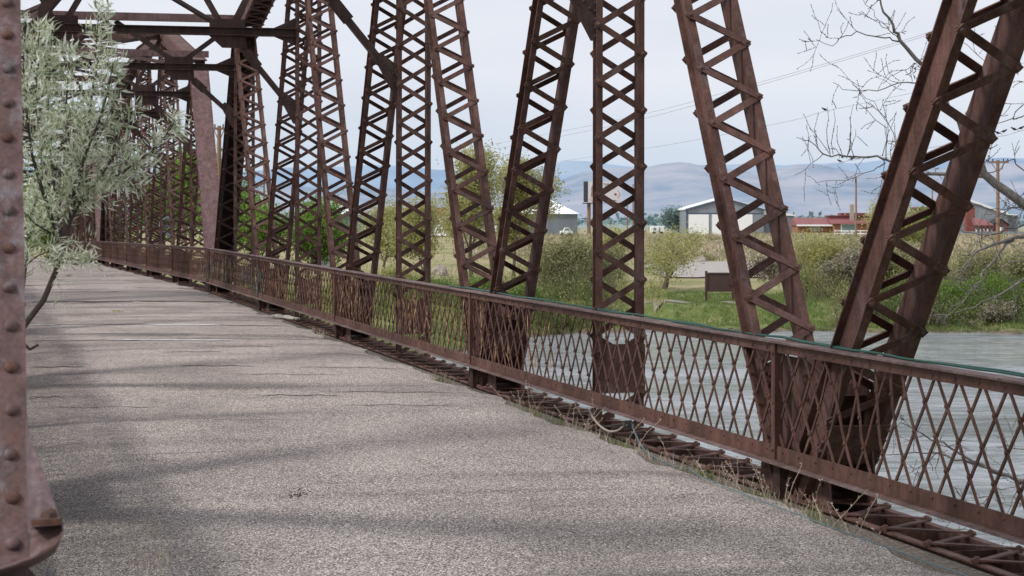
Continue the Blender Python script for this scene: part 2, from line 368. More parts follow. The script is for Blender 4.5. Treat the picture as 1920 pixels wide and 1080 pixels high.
# ------------------------------------------------------------------ bridge span
PN = 8.79; XT = 5.2; XL = -.122; GAP = .31; FL = .055
BZ = -.25
def Bn(k): return Vector((0, PN * k, BZ))
TZ = [5.30, 6.85, 7.1, 6.85, 5.30]
def Tn(k): return Vector((0, PN * (k + .5), TZ[k]))
def laced(A, B, xc, depth, gap=GAP, fl=FL, t=.011, half=.235, barw=.052, faces=(1, -1), cover=None, batten=.34, trimA=0., trimB=0., rv=.020, seg=6, bo=0.0):
    m = MB(); A = Vector((xc, A[1], A[2])); B = Vector((xc, B[1], B[2])); u = (B - A).normalized()
    A = A + u * trimA; B = B - u * trimB; L = (B - A).length
    n = X.cross(u).normalized()             # in-plane normal
    C = (A + B) / 2
    for s in (-1, 1):
        m.box(C + X * (s * (gap/2 + t/2)), u * (L/2), X * (t/2), n * (depth/2))
        for q in (-1, 1):
            m.box(C + X * (s * (gap/2 + t + (fl - t)/2)) + n * (q * (depth/2 - t/2 - .0005)), u * (L/2 - .001), X * ((fl - t)/2), n * (t/2))
    for q in faces:
        if cover == q: continue
        ph = 0 if q > 0 else 1
        s0 = batten + bo + .05; s1 = L - batten - .06; cnt = max(2, int(round((s1 - s0) / half))); st = (s1 - s0) / cnt
        g = gap/2 + fl*.72
        for i in range(cnt):
            sgn = 1 if (i + ph) % 2 else -1
            a = A + u * (s0 + i*st) + X * (g*sgn); b = A + u * (s0 + (i+1)*st) - X * (g*sgn)
            d = (b - a).normalized(); off = n * (q * (depth/2 + .006 + (.011 if i % 2 else 0)))
            m.bar(a - d*.028 + off, b + d*.028 + off, barw, .010, X)
            # rounded ends
            m.dome(a + off - n*(q*.005), n*q, barw*.62, .0102, 8); m.dome(b + off - n*(q*.005), n*q, barw*.62, .0102, 8)
            m.dome(a + n*(q*(depth/2 + .021)), n*q, rv, rv*.8, seg); 
        m.dome(b + n*(q*(depth/2 + .021)), n*q, rv, rv*.8, seg)
        for (p0, p1) in ((bo, bo + batten), (L - batten, L)):
            if batten > 0:
                m.box(A + u*((p0+p1)/2) + n*(q*(depth/2 + .006)), u*((p1-p0)/2), X*(gap/2+fl), n*.0055)
                for s in (-1, 1):
                    for k in range(4):
                        m.dome(A + u*(p0 + (k+.5)*(p1-p0)/4) + X*(s*g) + n*(q*(depth/2+.0115)), n*q, rv, rv*.8, seg)
    if cover:
        hw = gap/2 + fl + .012
        m.box(C + n*(cover*(depth/2 + .007)), u*(L/2), X*hw, n*.0065)
        k = int(L / .115)
        for i in range(k):
            for s in (-1, 1):
                jit = (hash((i*7919+s*31) % 1013) % 17 - 8)*.0003 if seg > 8 else 0
                m.dome(A + u*((i+.5)*L/k + jit) + X*(s*(hw-.035) + jit) + n*(cover*(depth/2+.0135)), n*cover, .0165 + jit*.35, .013, seg, 1 if (seg > 8 and (i*5+s) % 3 == 0) else 0)
    return m
def gusset(m, xc, pts, x_off, t=.012):
    for s in (-1, 1):
        m.prism([Vector((xc + s*x_off, p[0], p[1])) for p in pts], X * (t * s))
def rivet_line(m, p0, p1, n, step=.1, r=.016):
    p0 = Vector(p0); p1 = Vector(p1); k = max(2, int((p1-p0).length/step))
    for i in range(k + 1): m.dome(p0.lerp(p1, i/k), n, r, r*.8, 6)

def truss_parts(root, xc, left_near=False):
    S = M['steel']
    def add(name, m, mat=S): return m.build(name, mat, root)
    # bottom chord as five pieces
    for k in range(5):
        m = laced(Bn(k), Bn(k+1), xc, .26, fl=.055, half=.292, barw=.045, batten=.30, trimA=.002, trimB=.002)
        for i in range(1, 12):
            y = PN*k + PN*i/12
            m.abox(xc-GAP/2+.002, xc+GAP/2-.002, y-.004, y+.004, BZ-.12, BZ+.115)
        add('bottom_chord', m)
    for k in range(1, 5):          # diagonals
        add('diagonal', laced(Bn(k), Tn(k), xc, .20 if k < 4 else .24, trimA=.16, trimB=.25, bo=.50, batten=.36))
        add('diagonal', laced(Bn(k), Tn(k-1), xc, .20 if k > 1 else .26, trimA=.16, trimB=.25, bo=.44, batten=.33))
    for k in range(5):             # verticals
        t = Tn(k); b = Vector((0, t.y, BZ + .14))
        m = laced(b, t, xc, .112, batten=.0, trimB=.2)
        # plate low on the post
        m.box((xc, t.y - .082, .385), X*.21, Y*.005, Z*.205)
        for s in (-1, 1):
            for j in range(3): m.dome((xc + s*.187, t.y-.087, .24 + .145*j), -Y, .02, .015)
        add('post', m)
    # end posts, with cover plates
    e0 = laced(Bn(0), Tn(0), xc, .30, cover=1, trimB=.12, trimA=.05 if not left_near else 1.02, seg=14 if left_near else 6, batten=.3)
    e1 = laced(Bn(5), Tn(4), xc, .30, cover=-1, trimB=.12, trimA=.05, batten=.3)
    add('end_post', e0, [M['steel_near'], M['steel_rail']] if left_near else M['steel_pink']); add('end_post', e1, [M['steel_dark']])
    for k in range(4):
        add('top_chord', laced(Tn(k), Tn(k+1), xc, .30, cover=1, trimA=.05, trimB=.05, batten=.35), M['steel'])
    # gussets
    for k in range(6):
        if left_near and k == 0: continue
        m = MB(); y = PN*k
        pts = [(y-.62, BZ-.16), (y+.62, BZ-.16), (y+.62, BZ+.10), (y+.47, BZ+.95), (y+.2, BZ+1.02), (y-.2, BZ+1.02), (y-.47, BZ+.95), (y-.62, BZ+.10)]
        if k == 0: pts = [(y-.3, BZ-.16), (y+.62, BZ-.16), (y+.62, BZ+.15), (y+.75, BZ+.85), (y+.45, BZ+.95), (y-.3, BZ+.2)]
        if k == 5: pts = [(2*PN*5-p[0] if False else (y - (p[0]-y)), p[1]) for p in [(y-.3, BZ-.16), (y+.62, BZ-.16), (y+.62, BZ+.15), (y+.75, BZ+.85), (y+.45, BZ+.95), (y-.3, BZ+.2)]][::-1]
        gusset(m, xc, pts, .142)
        for s in (-1, 1):
            for q in (-1, 1):
                if (k == 0 and q < 0) or (k == 5 and q > 0): continue
                rivet_line(m, (xc + s*.167, y + q*.52, BZ+.02), (xc + s*.167, y + q*.40, BZ+.88), X*s, .11)
                rivet_line(m, (xc + s*.167, y + q*.34, BZ+.02), (xc + s*.167, y + q*.22, BZ+.92), X*s, .13)
        # cross diaphragms closing the joint
        if 0 < k < 5:
            for q in (-1, 1):
                a = Vector((xc, y + q*.36, BZ + .62)); uu = (Tn(k if q > 0 else k-1) - Bn(k)).normalized()
                nn = X.cross(uu)*(1 if q > 0 else 1)
                m.box(Vector((xc, y + q*.22, BZ + .36)), X*.20, uu*.22, nn.normalized()*.006)
        add('gusset_plate', m, M['steel'])
    for k in range(5):
        m = MB(); t = Tn(k)
        w_ = .62
        pts = [(t.y-w_, t.z-.28), (t.y-.35, t.z-.62), (t.y+.35, t.z-.62), (t.y+w_, t.z-.28), (t.y+w_, t.z+.12), (t.y-w_, t.z+.12)]
        if k == 0: pts = [(t.y-.55, t.z-.62), (t.y+.30, t.z-.62), (t.y+w_, t.z-.2), (t.y+w_, t.z+.28), (t.y+.1, t.z+.14), (t.y-.25, t.z-.12)]
        if k == 4: pts = [(t.y+.55, t.z-.62), (t.y-.30, t.z-.62), (t.y-w_, t.z-.2), (t.y-w_, t.z+.28), (t.y-.1, t.z+.14), (t.y+.25, t.z-.12)][::-1]
        gusset(m, xc, pts, .142)
        for s in (-1, 1): rivet_line(m, (xc + s*.155, t.y-.4, t.z-.45), (xc + s*.155, t.y+.4, t.z-.45), X*s, .1)
        add('gusset_plate', m)
def bracing(root):
    S = M['steel']; a, b = XL + .2, XT - .2; Wd = XT - XL
    for k in range(5):
        y = PN*(k+.5); zt = TZ[k] + (.30 if k in (0, 4) else .0); zl = 4.62
        m = MB()   # upper strut
        if k in (0, 4):
            m.abox(XL-.24, XT+.24, y-.13, y+.13, zt+.07, zt+.085); m.abox(XL-.24, XT+.24, y-.13, y-.12, zt-.06, zt+.07); m.abox(XL-.24, XT+.24, y+.12, y+.13, zt-.06, zt+.07); m.abox(XL-.24, XT+.24, y-.16, y-.12, zt-.075, zt-.06)
        else:
            for s in (-1, 1): m.abox(a, b, y+s*.06-.006, y+s*.06+.006, zt-.10, zt+.10); m.abox(a, b, y+s*.06-.05*(s < 0), y+s*.06+.05*(s > 0), zt-.112, zt-.10)
        m.build('top_strut', M['steel_pink'] if k in (0, 4) else S, root)
        m = MB()   # lower strut: top plate, web pair, bottom flange
        m.abox(a, b, y-.09, y+.09, zl+.055, zl+.066); m.abox(a, b, y-.006, y+.006, zl-.055, zl+.055); m.abox(a, b, y-.09, y+.09, zl-.066, zl-.055)
        for i in range(22): m.dome((a+.2+i*.22, y-.05, zl-.066), -Z, .014)
        for s in (0, 1):
            xx = b if s else a; dx = -1 if s else 1
            m.prism([(xx, y-.02, zl-.22), (xx + dx*.42, y-.02, zl-.05), (xx + dx*.42, y-.02, zl+.05), (xx, y-.02, zl+.24)], Y*.012)
            for j in range(4): m.dome((xx + dx*.06, y-.02, zl-.15 + j*.1), -Y, .015); m.dome((xx + dx*(.1+.08*j), y-.02, zl), -Y, .015)
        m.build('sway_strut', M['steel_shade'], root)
        q1, q3 = XL + Wd*.25, XL + Wd*.75; xm = XL + Wd*.5
        for xq, dx in ((q1, -1), (q3, 1)):
            m = MB(); m.prism([(xq-.28, y-.035, zl+.20), (xq+.28, y-.035, zl+.20), (xq+.30, y-.035, zl-.07), (xq+.12*dx+.2, y-.035, zl-.27), (xq+.12*dx-.2, y-.035, zl-.27), (xq-.30, y-.035, zl-.07)][::-1], Y*.012)
            for i in range(5): m.dome((xq-.22+.11*i, y-.035, zl-.02), -Y, .015); 
            for i in range(3): m.dome((xq-.2*dx-.02*i*dx, y-.035, zl+.06+.05*i), -Y, .014); m.dome((xq+(.1+.06*i)*dx, y-.035, zl-.12-.05*i), -Y, .014)
            m.build('gusset_plate', M['steel_dark'], root)
            pe = b if dx > 0 else a
            zk = 3.35 if k < 4 else 3.62
            m = MB(); K0 = Vector((xq + dx*.16, y, zl-.14)); K1 = Vector((pe - dx*.12, y, zk+.10))
            dd = (K1-K0).normalized()
            m.bar(K0, K1, .085, .012, dd.cross(Y)); m.bar(K0 + Y*.04, K1 + Y*.04, .085, .012, dd.cross(Y)); m.bar(K0 - dd.cross(Y)*.04*dx + Y*.02, K1 - dd.cross(Y)*.04*dx + Y*.02, .012, .10, dd.cross(Y))
            c_ = K0.lerp(K1, .30); m.bar(c_ - dd*.16, c_ + dd*.16, .15, .02, dd.cross(Y))
            m.prism([(pe + dx*.03, y-.012, zk-.22), (pe + dx*.03, y-.012, zk+.13), (pe - dx*.20, y-.012, zk+.30), (pe - dx*.29, y-.012, zk+.22), (pe - dx*.05, y-.012, zk-.22)][::dx], -Y*.012)
            for i in range(5): m.dome((pe - dx*.01, y-.025, zk-.18+.07*i), -Y, .017)
            for i in range(4): m.dome((pe - dx*(.06+.052*i), y-.025, zk+.05+.058*i), -Y, .017)
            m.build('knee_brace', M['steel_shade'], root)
            # diagonals from the quarter gusset to top corner and top middle
            for tx in (pe, xm + dx*.06):
                m = MB(); m.bar((xq + (.1 if tx > xq else -.1), y, zl+.12), (tx, y, zt-.08), .10, .012, X); m.bar((xq + (.1 if tx > xq else -.1), y+.05, zl+.12), (tx, y+.05, zt-.08), .012, .09, X)
                m.build('sway_diagonal', M['steel_shade'], root)
    for k in range(4):   # top laterals
        for s in (0, 1):
            m = MB(); A = Vector((a if s else b, PN*(k+.5), TZ[k]+.0)); B = Vector((b if s else a, PN*(k+1.5), TZ[k+1]+.0))
            m.bar(A, B, .09, .012, Z); m.bar(A - Z*.04, B - Z*.04, .012, .09, Z)
            m.build('top_lateral', M['steel_shade'], root)
    for k in range(11):  # floor beams under the deck
        y = PN*k/2; m = MB()
        m.abox(XL+.2, XT-.2, y-.006, y+.006, -.85, -.32); m.abox(XL+.2, XT-.2, y-.09, y+.09, -.32, -.305); m.abox(XL+.2, XT-.2, y-.09, y+.09, -.865, -.85)
        m.build('floor_beam', M['steel_dark'], root)
    for x in (.5, 1.5, 2.5, 3.5, 4.5):
        m = MB(); m.abox(x-.006, x+.006, 0, PN*5, -.29, -.24); m.abox(x-.07, x+.07, 0, PN*5, -.24, -.23); m.build('stringer', M['steel_dark'], root)

GB = 'truss spans of the old bridge'
def place(o, yb, z, rx, rz=0.0, x=0.0): o.location = (x, yb, z); o.rotation_euler = (rx, 0, rz)
span1 = thing('bridge_span', 'nearest rusty brown riveted truss span, with laced posts and diagonals in the foreground', 'bridge', group=GB)
truss_parts(span1, XT); truss_parts(span1, XL, left_near=True); bracing(span1)
place(span1, 4.03, prof(4.03), .0053)
span2 = dup(span1)
for c in list(span2.children):
    if c.name.startswith('end_post') and c.data.materials[0] is M['steel_near']:
        c.data = [q for q in span2.children if q.name.startswith('end_post') and q.data.materials[0] is M['steel_pink']][0].data; c.location.x = XL - XT
span2['label'] = 'middle rusty truss span, starting at the wide faded pink sloping end post behind the railing'
place(span2, 48.45, prof(48.45), -.0049, .0033)
span3 = dup(span2); span3['label'] = 'farthest truss span, a dense purplish cluster of posts behind the silvery sapling'
place(span3, 92.9, prof(92.9), -.0125, .012, -.145)

# ---- extra pieces of the near end post: flared foot plate and curled lip
def near_foot():
    zz = 4.62
    m = MB()
    a = [at(48, 785, zz), at(60, 830, zz), at(84, 890, zz), at(110, 965, zz), at(119, 985, zz), at(117, 1000, zz), at(52, 1000, zz)]
    m.prism(a, at(48, 785, zz+.02) - at(48, 785, zz)); m.build('flared_side_plate', M['lilac'], span1).matrix_parent_inverse = span1_inv
    m = MB()   # shelf angle
    m.prism([at(58, 975, zz-.02), at(116, 972, zz-.02), at(116, 984, zz-.02), at(58, 986, zz-.02)], at(58, 975, zz-.10) - at(58, 975, zz-.02))
    m.dome(at(92, 970, zz-.06), Z, .02, .018, 8); m.dome(at(96, 962, zz-.05), Z, .012, .012, 8)
    m.build('shelf_angle', M['rust'], span1).matrix_parent_inverse = span1_inv
    # curled lip: sheet bent towards the viewer
    top = [(119, 984), (118, 1000), (107, 1019), (86, 1034), (56, 1047), (20, 1060), (-70, 1088)]
    bot = [(118, 990), (114, 1012), (104, 1036), (84, 1051), (52, 1066), (14, 1082), (-70, 1112)]
    m = MB(); f0 = [at(x, y, 4.49) for x, y in top]; f1 = [at(x, y, 4.68) for x, y in bot]; f2 = [at(x, y+2.5, 4.49) for x, y in top]
    for i in range(6): m.poly([f0[i], f0[i+1], f2[i+1], f2[i]]); m.poly([f2[i], f2[i+1], f1[i+1], f1[i]])
    m.poly([at(58, 988, 4.60), at(117, 984, 4.58), f0[1], f0[2], f0[3], f0[4]])
    m.poly([at(-70, 1047, 4.60), at(58, 1040, 4.60)] + f0[4:])
    m.build('curled_foot_plate', M['steel_near'], span1).matrix_parent_inverse = span1_inv
    m = MB()
    m = MB(); pts = [at(-60, 1050, zz+.05)]
    for i in range(9):
        t = i/8*PI/2; pts.append(at(10 + 72*math.sin(t), 1135 - 88*math.cos(t), zz+.05))
    pts += [at(82, 1250, zz+.05), at(-60, 1250, zz+.05)]
    m.prism(pts, at(0, 1000, zz+.3) - at(0, 1000, zz+.05)); m.build('base_casting', M['steel_near'], span1).matrix_parent_inverse = span1_inv
M['lilac'] = steel('faded_lilac_plate', (.20,.14,.145), (.26,.19,.20), (.30,.225,.24), patch=.3, pc=(.32,.32,.37), rust=.2)
M['rust'] = steel('orange_rust_steel', (.05,.03,.026), (.16,.07,.04), (.34,.12,.045), rust=.8)
bpy.context.view_layer.update()
span1_inv = (Matrix.Translation(span1.location) @ span1.rotation_euler.to_matrix().to_4x4()).inverted()
near_foot()

# ------------------------------------------------------------------ railing
XR = 4.95; ZT = .874; ZB = .096
def railing_panel(root, k, bent=False, ycut=None):
    y0 = PN*k; y1 = y0 + PN; y0 = ycut or y0; S = M['steel_rail']
    m = MB()
    m.abox(XR-.048, XR+.06, y0+.001, y1-.001, ZT-.012, ZT, 1); m.abox(XR-.010, XR-.001, y0+.001, y1-.001, ZT-.075, ZT-.0125)
    g = PN/32; n = int(round((y1-y0)/g))
    for i in range(n): m.dome((XR-.010, y0+(i+.5)*g, ZT-.05), -X, .012)
    m.build('top_rail', [S, M['steel_ledge']], root)
    m = MB(); m.abox(XR-.010, XR-.001, y0+.001, y1-.001, ZB, ZB+.105); m.abox(XR-.082, XR-.0105, y0+.001, y1-.001, ZB, ZB+.011, 1); m.abox(XR-.030, XR-.0105, y0+.001, y1-.001, ZB+.0115, ZB+.018)
    for i in range(n): m.dome((XR-.010, y0+(i+.5)*g, ZB+.075), -X, .013)
    m.build('bottom_rail', [S, M['steel_ledge']], root)
    m = MB(); h0, h1 = ZB+.06, ZT-.03; H = h1 - h0
    rr = random.Random(31 + k)
    def P_(s, t, i):  # strand family s, param t from bottom 0 to top 1
        y = y0 + (i + .5)*g + s*t*2*g
        z = h0 + H*t
        x = XR + (.006 if s > 0 else .016)
        if bent:
            q = math.exp(-((y - (PN*1 - 1.3))/.5)**2) * max(0, t-.3)
            y += -s*q*.33; x += q*.05
        j = .006*math.sin(i*12.9+t*5+s)
        return Vector((x, y + j, z))
    for s in (-1, 1):
        for i in range(-2, n+2):
            pts = []
            for q in range(7):
                p = P_(s, q/6, i)
                pts.append(p)
            pts = [p for p in pts if y0+.03 < p.y < y1-.03]
            if len(pts) < 2: continue
            for q in range(len(pts)-1):
                d = (pts[q+1]-pts[q]).normalized(); m.bar(pts[q]-d*.002, pts[q+1]+d*.002, .021, .008, Y, 0)
    for i in range(-2, n+2):
        for t in (.25, .5, .75):
            p = P_(1, t, i)
            if y0+.05 < p.y < y1-.05: m.dome(p - X*.004 - Y*0, -X, .0155, .012, 6)
    m.build('lattice', [S, M['hose']], root)
def railing_post(root, k):
    y = PN*k; m = MB()
    m.abox(XR-.024, XR-.0125, y-.033, y+.033, ZB+.0, ZT-.014); m.abox(XR-.0120, XR+.03, y-.033, y-.024, ZB+.013, ZT-.014)
    m.dome((XR-.024, y, ZT-.08), -X, .018, .014); m.dome((XR-.024, y, ZB+.08), -X, .018, .014); m.dome((XR-.024, y, ZB+.38), -X, .012, .01)
    m.build('railing_post', M['steel_rail'], root)
    m = MB(); m.abox(XR+.0, XR+.06, y-.06, y+.06, ZB-.3, ZB-.001); m.build('support_bracket', M['steel_dark'], root)
GR = 'railings of the bridge'
rail1 = thing('bridge_railing', 'rusty crossed-bar railing along the nearest span, a teal cable on its top rail', 'railing', group=GR)
for k in range(5): railing_panel(rail1, k, bent=(k == 0))
for k in range(6): railing_post(rail1, k)
place(rail1, 4.03+.06, prof(4.03), .0053)
rail0 = thing('bridge_railing', 'left-hand rusty railing, hidden past the big riveted end post', 'railing', group=GR)
railing_panel(rail0, 0, ycut=5.3)
for k in range(1, 5): railing_panel(rail0, k)
for k in range(1, 6): railing_post(rail0, k)
place(rail0, 4.03+.06, prof(4.03), .0053, 0, .125-XR)
rail2 = thing('bridge_railing', 'rusty railing along the middle span, below the wide pink end post', 'railing', group=GR)
for k in range(5): railing_panel(rail2, k)
for k in range(6): railing_post(rail2, k)
place(rail2, 48.45, prof(48.45), -.0049, .0033)
rail3 = dup(rail2); rail3['label'] = 'farthest stretch of rusty railing, curving away behind the silvery sapling'
place(rail3, 92.9, prof(92.9), -.0125, .012, -.145)

# ------------------------------------------------------------------ road deck, soil, paint, cracks
def edge_x(y):
    b = 4.53 + .06*min(1, max(0, (y-12)/6))
    return b + .05*math.sin(y*1.7) + .035*math.sin(y*4.3+1) + .02*math.sin(y*11.1) + .015*math.sin(y*23.)
def road():
    m = MB(); ys = []; y = -14.0
    while y < 150: ys.append(y); y += .22 if y < 50 else .9
    cols = [0, .15, .35, .55, .75, .92, 1]
    def row(y):
        l = .085 + .02*math.sin(y*2.1) if y > 3.5 else -4.0
        r = edge_x(y) if y > 3.5 else 8.0
        rx = (-.145*0 if y < 92 else -.012*(y-92.9)) - (.0033*(y-48.4) if 48.4 < y <= 92.9 else (.147 if y > 92.9 else 0))
        return [(l + (r-l)*c + rx, y, prof(y) + .018*math.sin(c*PI) - (0.03 if c in (0, 1) else 0) + .006*math.sin(y*.9+c*3)) for c in cols]
    prev = row(ys[0])
    for y in ys[1:]:
        cur = row(y)
        for i in range(len(cols)-1): m.poly([prev[i], prev[i+1], cur[i+1], cur[i]])
        a, b = prev[-1], cur[-1]; m.poly([a, (a[0]+.02, a[1], a[2]-.09), (b[0]+.02, b[1], b[2]-.09), b])
        prev = cur
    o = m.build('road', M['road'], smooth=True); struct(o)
    m = MB()   # deck slab under the asphalt and soil at its edge
    for i in range(0, 75):
        y0 = 4.05 + i*1.8; y1 = y0 + 1.8
        if y1 > 138: break
        z0, z1 = prof(y0)-.05, prof(y1)-.05
        xo = -.0033*max(0, min(y0, 92.9)-48.4) - .012*max(0, y0-92.9)
        A = [(.08+xo, y0, z0), (4.60+xo, y0, z0), (4.60+xo, y1, z1), (.08+xo, y1, z1)]
        m.prism([Vector(p) for p in A], -Z*.16)
        A = [(4.601+xo, y0, z0-.09), (4.97+xo, y0, z0-.09), (4.97+xo, y1, z1-.09), (4.601+xo, y1, z1-.09)]
        m.prism([Vector(p) for p in A], -Z*.06)
    o = m.build('bridge_deck', M['soil']); struct(o)
road()
def road_y(y_img):  # distance at which a line of the image's ground row lies
    z = 20.0
    for _ in range(30): z = (EYE - prof((z - .5)/CS)) * F/(y_img - HOR)
    return z
def strip(px0, px1, y_img, wid, mat, name, slope=0.0, lift=.006):
    z = road_y(y_img); m = MB(); n = 24; prev = None; rr = random.Random(int(y_img*7+px0))
    for i in range(n+1):
        px = px0 + (px1-px0)*i/n
        r = (px-960)/F*z; p = rdvec(r, z, 0); p.x = min(p.x, edge_x(p.y)-.06)
        wv = wid*(.6 + .6*rr.random())*min(1, 2.5*(1-abs(i-n/2)/(n/2)) + .25)
        yy = p.y + .05*math.sin(i*.6+y_img) + rr.uniform(-.02, .02)
        c = max(0.0, min(1, (p.x-.085)/(edge_x(yy)-.085)))
        zz = prof(yy) + .018*math.sin(c*PI) + .006*math.sin(yy*.9+c*3) + lift
        cur = [(p.x, yy - wv/2, zz), (p.x, yy + wv/2, zz)]
        if prev: m.poly([prev[0], cur[0], cur[1], prev[1]])
        prev = cur
    o = m.build(name, mat); return struct(o)
strip(272, 412, 610.5, .30, M['paintwhite'], 'road_marking'); strip(45, 110, 609.5, .18, M['paintwhite'], 'road_marking'); strip(200, 440, 641, .19, M['paintwhite'], 'road_marking')
for a in ((45, 275, 609.5, .16), (410, 545, 611, .14), (50, 330, 641.5, .10), (300, 590, 637.5, .08), (50, 160, 690, .10), (330, 480, 688.5, .08), (60, 250, 567.5, .55), (240, 440, 566.5, .45),
          (380, 520, 652, .05), (480, 640, 745, .05), (50, 120, 745, .07), (55, 300, 765, .03), (560, 760, 690, .05), (600, 860, 738, .035), (300, 420, 662, .05), (150, 380, 628, .05), (70, 240, 548, .25), (250, 390, 541, .25), (420, 640, 705, .035), (640, 860, 762, .03), (100, 420, 597, .06), (380, 560, 790, .02)):
    strip(a[0], a[1], a[2], a[3], M['crack'], 'road_crack', lift=.003)

# ------------------------------------------------------------------ terrain, water, hills
def smooth(a, b, x): t = max(0, min(1, (x-a)/(b-a))); return t*t*(3-2*t)
def shore(px):
    tab = [(-3000, 80), (300, 84), (600, 84), (860, 90), (950, 100), (1100, 106), (1230, 108.5), (1500, 107.5), (1700, 106), (1920, 105.5), (2600, 112), (6000, 130)]
    for (a, b), (c, d) in zip(tab, tab[1:]):
        if px <= c: return b + (d-b)*(px-a)/(c-a)
    return 130
def land(r, d):
    px = 960 + F*r/max(d, 20); s = shore(px) + .6*math.sin(r*.9) + .35*math.sin(r*2.7+1)
    t = d - s
    if t < 0: return -3.83 + max(-2.5, .35*t)
    ramp_ = smooth(1165, 1190, px)*(1-smooth(1215, 1240, px))
    rise = smooth(0, 4.5 + 4*ramp_, t)
    h = -3.83 + .12*min(1, t/.4) + 1.08*rise
    h += .10*math.sin(r*.7+d*.4)*rise*.6 + .06*math.sin(r*2.1-d*.9)*rise
    if d > 215: h += 1.75*smooth(215, 450, d)
    h += .12*math.sin(r*.11+2)*smooth(170, 260, d)*math.sin(d*.05)
    if 150 < d < 245 and 1150 < px < 1650: h = min(h, -2.70)
    return h
def terrain():
    ds = []; d = 68.0
    while d < 14000:
        ds.append(d); d += .55 if d < 128 else (3 if d < 260 else (12 if d < 600 else d*.08))
    m = MB(); nx = 250; idx = []
    for d in ds:
        W0 = -(.36*d + 38); W1 = .36*d + 38
        row = []
        for i in range(nx+1):
            r = W0 + (W1-W0)*i/nx
            m.v.append(tuple(rdvec(r, d, land(r, d)))); row.append(len(m.v)-1)
        idx.append(row)
    for a, b in zip(idx, idx[1:]):
        for i in range(nx): m.f.append((a[i], a[i+1], b[i+1], b[i])); m.m.append(0); m.a.append(0.0)
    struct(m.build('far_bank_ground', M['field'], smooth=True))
    # near bank under the abutment
    m = MB(); g = 36
    for i in range(g):
        for j in range(g):
            def q(i, j):
                x = -60 + 120*i/g; y = -60 + 84*j/g
                h = -.12 - 4.6*smooth(3.8, 16, y + .6*math.sin(x*.5)) - .35*(1 if (-4 < x < 8 and y < 6) else 0) - .4*smooth(6, 30, abs(x-2))
                return (x, y, h)
            m.poly([q(i, j), q(i+1, j), q(i+1, j+1), q(i, j+1)])
    struct(m.build('near_bank_ground', M['field'], smooth=True))
    m = MB(); m.poly([(-900, -200, -3.8), (900, -200, -3.8), (900, 900, -3.8), (-900, 900, -3.8)][::1])
    # keep the river only between the banks
    m.v = [tuple(rdvec(-500, -60, -3.8)), tuple(rdvec(500, -60, -3.8)), tuple(rdvec(500, 150, -3.8)), tuple(rdvec(-500, 150, -3.8))]
    struct(m.build('river', M['water']))
terrain()
def patch(name, mat, pts, lift=.03, nsub=14):   # flat sheet following the land
    m = MB()
    for i in range(nsub):
        for j in range(nsub):
            def q(a, b):
                u, v = a/nsub, b/nsub
                pxa = pts[0][0]*(1-u) + pts[1][0]*u; pxb = pts[3][0]*(1-u) + pts[2][0]*u
                za = pts[0][1]*(1-u) + pts[1][1]*u; zb = pts[3][1]*(1-u) + pts[2][1]*u
                px = pxa*(1-v)+pxb*v; z = za*(1-v)+zb*v
                if b in (0, nsub): z += .8*math.sin(a*1.9)
                if a in (0, nsub): px += 6*math.sin(b*1.3)
                r = (px-960)/F*z; return rdvec(r, z, land(r, z) + lift)
            m.poly([q(i, j), q(i+1, j), q(i+1, j+1), q(i, j+1)])
    return struct(m.build(name, mat))
patch('gravel_lot', M['gravel'], [(1240, 168), (1560, 168), (1540, 236), (1200, 236)], lift=.10)
patch('gravel_path', M['gravel_path'], [(1185, 109.5), (1216, 109.5), (1262, 118.5), (1190, 118.5)], lift=.03)
patch('gravel_path', M['gravel_path'], [(1190, 113.6), (1410, 114.8), (1420, 116.2), (1190, 116.0)], lift=.03)
patch('gravel_path', M['gravel_path'], [(700, 128), (900, 140), (900, 150), (700, 140)], lift=.10)

def hills(name, mat, dist, ridge, depth, amp, seed):
    rr = random.Random(seed); ph = [(rr.uniform(.5, 1.5), rr.uniform(0, 6.3)) for _ in range(7)]
    m = MB(); n = 260; rows = []
    K = 14
    for j in range(K+1):
        t = j/K; row = []
        for i in range(n+1):
            px = -1400 + 4700*i/n
            for (a, b), (c, d_) in zip(ridge, ridge[1:]):
                if px <= c or (c, d_) == ridge[-1]:
                    y = b + (d_-b)*max(0, min(1, (px-a)/(c-a))); break
            d = dist + depth*t
            H = (HOR - y)/F*(dist+depth)
            e = sum(math.sin(px*.011*f*(k+1)+p + t*5*f)/(k+1) for k, (f, p) in enumerate(ph)); e += sum(math.sin(px*.045*f*(k+1)+p*3 + t*9*(f-1))*(.9/(k+1)) for k, (f, p) in enumerate(ph))*(1-t*.55)
            shape = t**1.25*(1 + .16*math.sin(px*.017+t*6)*(1-t))
            h = -3 + (H + e*amp*(.35+t*.65)*(1 if t > 0 else 0))*shape
            r = (px-960)/F*(dist+depth)
            m.v.append(tuple(rdvec(r, d, EYE*0 + h + 2*t))); row.append(len(m.v)-1)
        rows.append(row)
    for a, b in zip(rows, rows[1:]):
        for i in range(n): m.f.append((a[i], a[i+1], b[i+1], b[i])); m.m.append(0); m.a.append(0.0)
    return struct(m.build(name, mat, smooth=True))
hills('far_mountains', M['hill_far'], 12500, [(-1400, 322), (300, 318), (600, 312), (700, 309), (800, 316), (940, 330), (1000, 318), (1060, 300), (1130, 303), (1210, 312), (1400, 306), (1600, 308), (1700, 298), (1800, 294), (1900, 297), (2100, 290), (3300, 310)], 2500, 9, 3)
hills('near_hills', M['hill_near'], 7600, [(-1400, 372), (300, 362), (640, 352), (900, 352), (1050, 336), (1130, 322), (1200, 312), (1250, 307), (1330, 309), (1420, 318), (1500, 306), (1540, 310), (1600, 316), (1660, 326), (1760, 316), (1860, 308), (1950, 302), (3300, 330)], 2300, 10, 11)

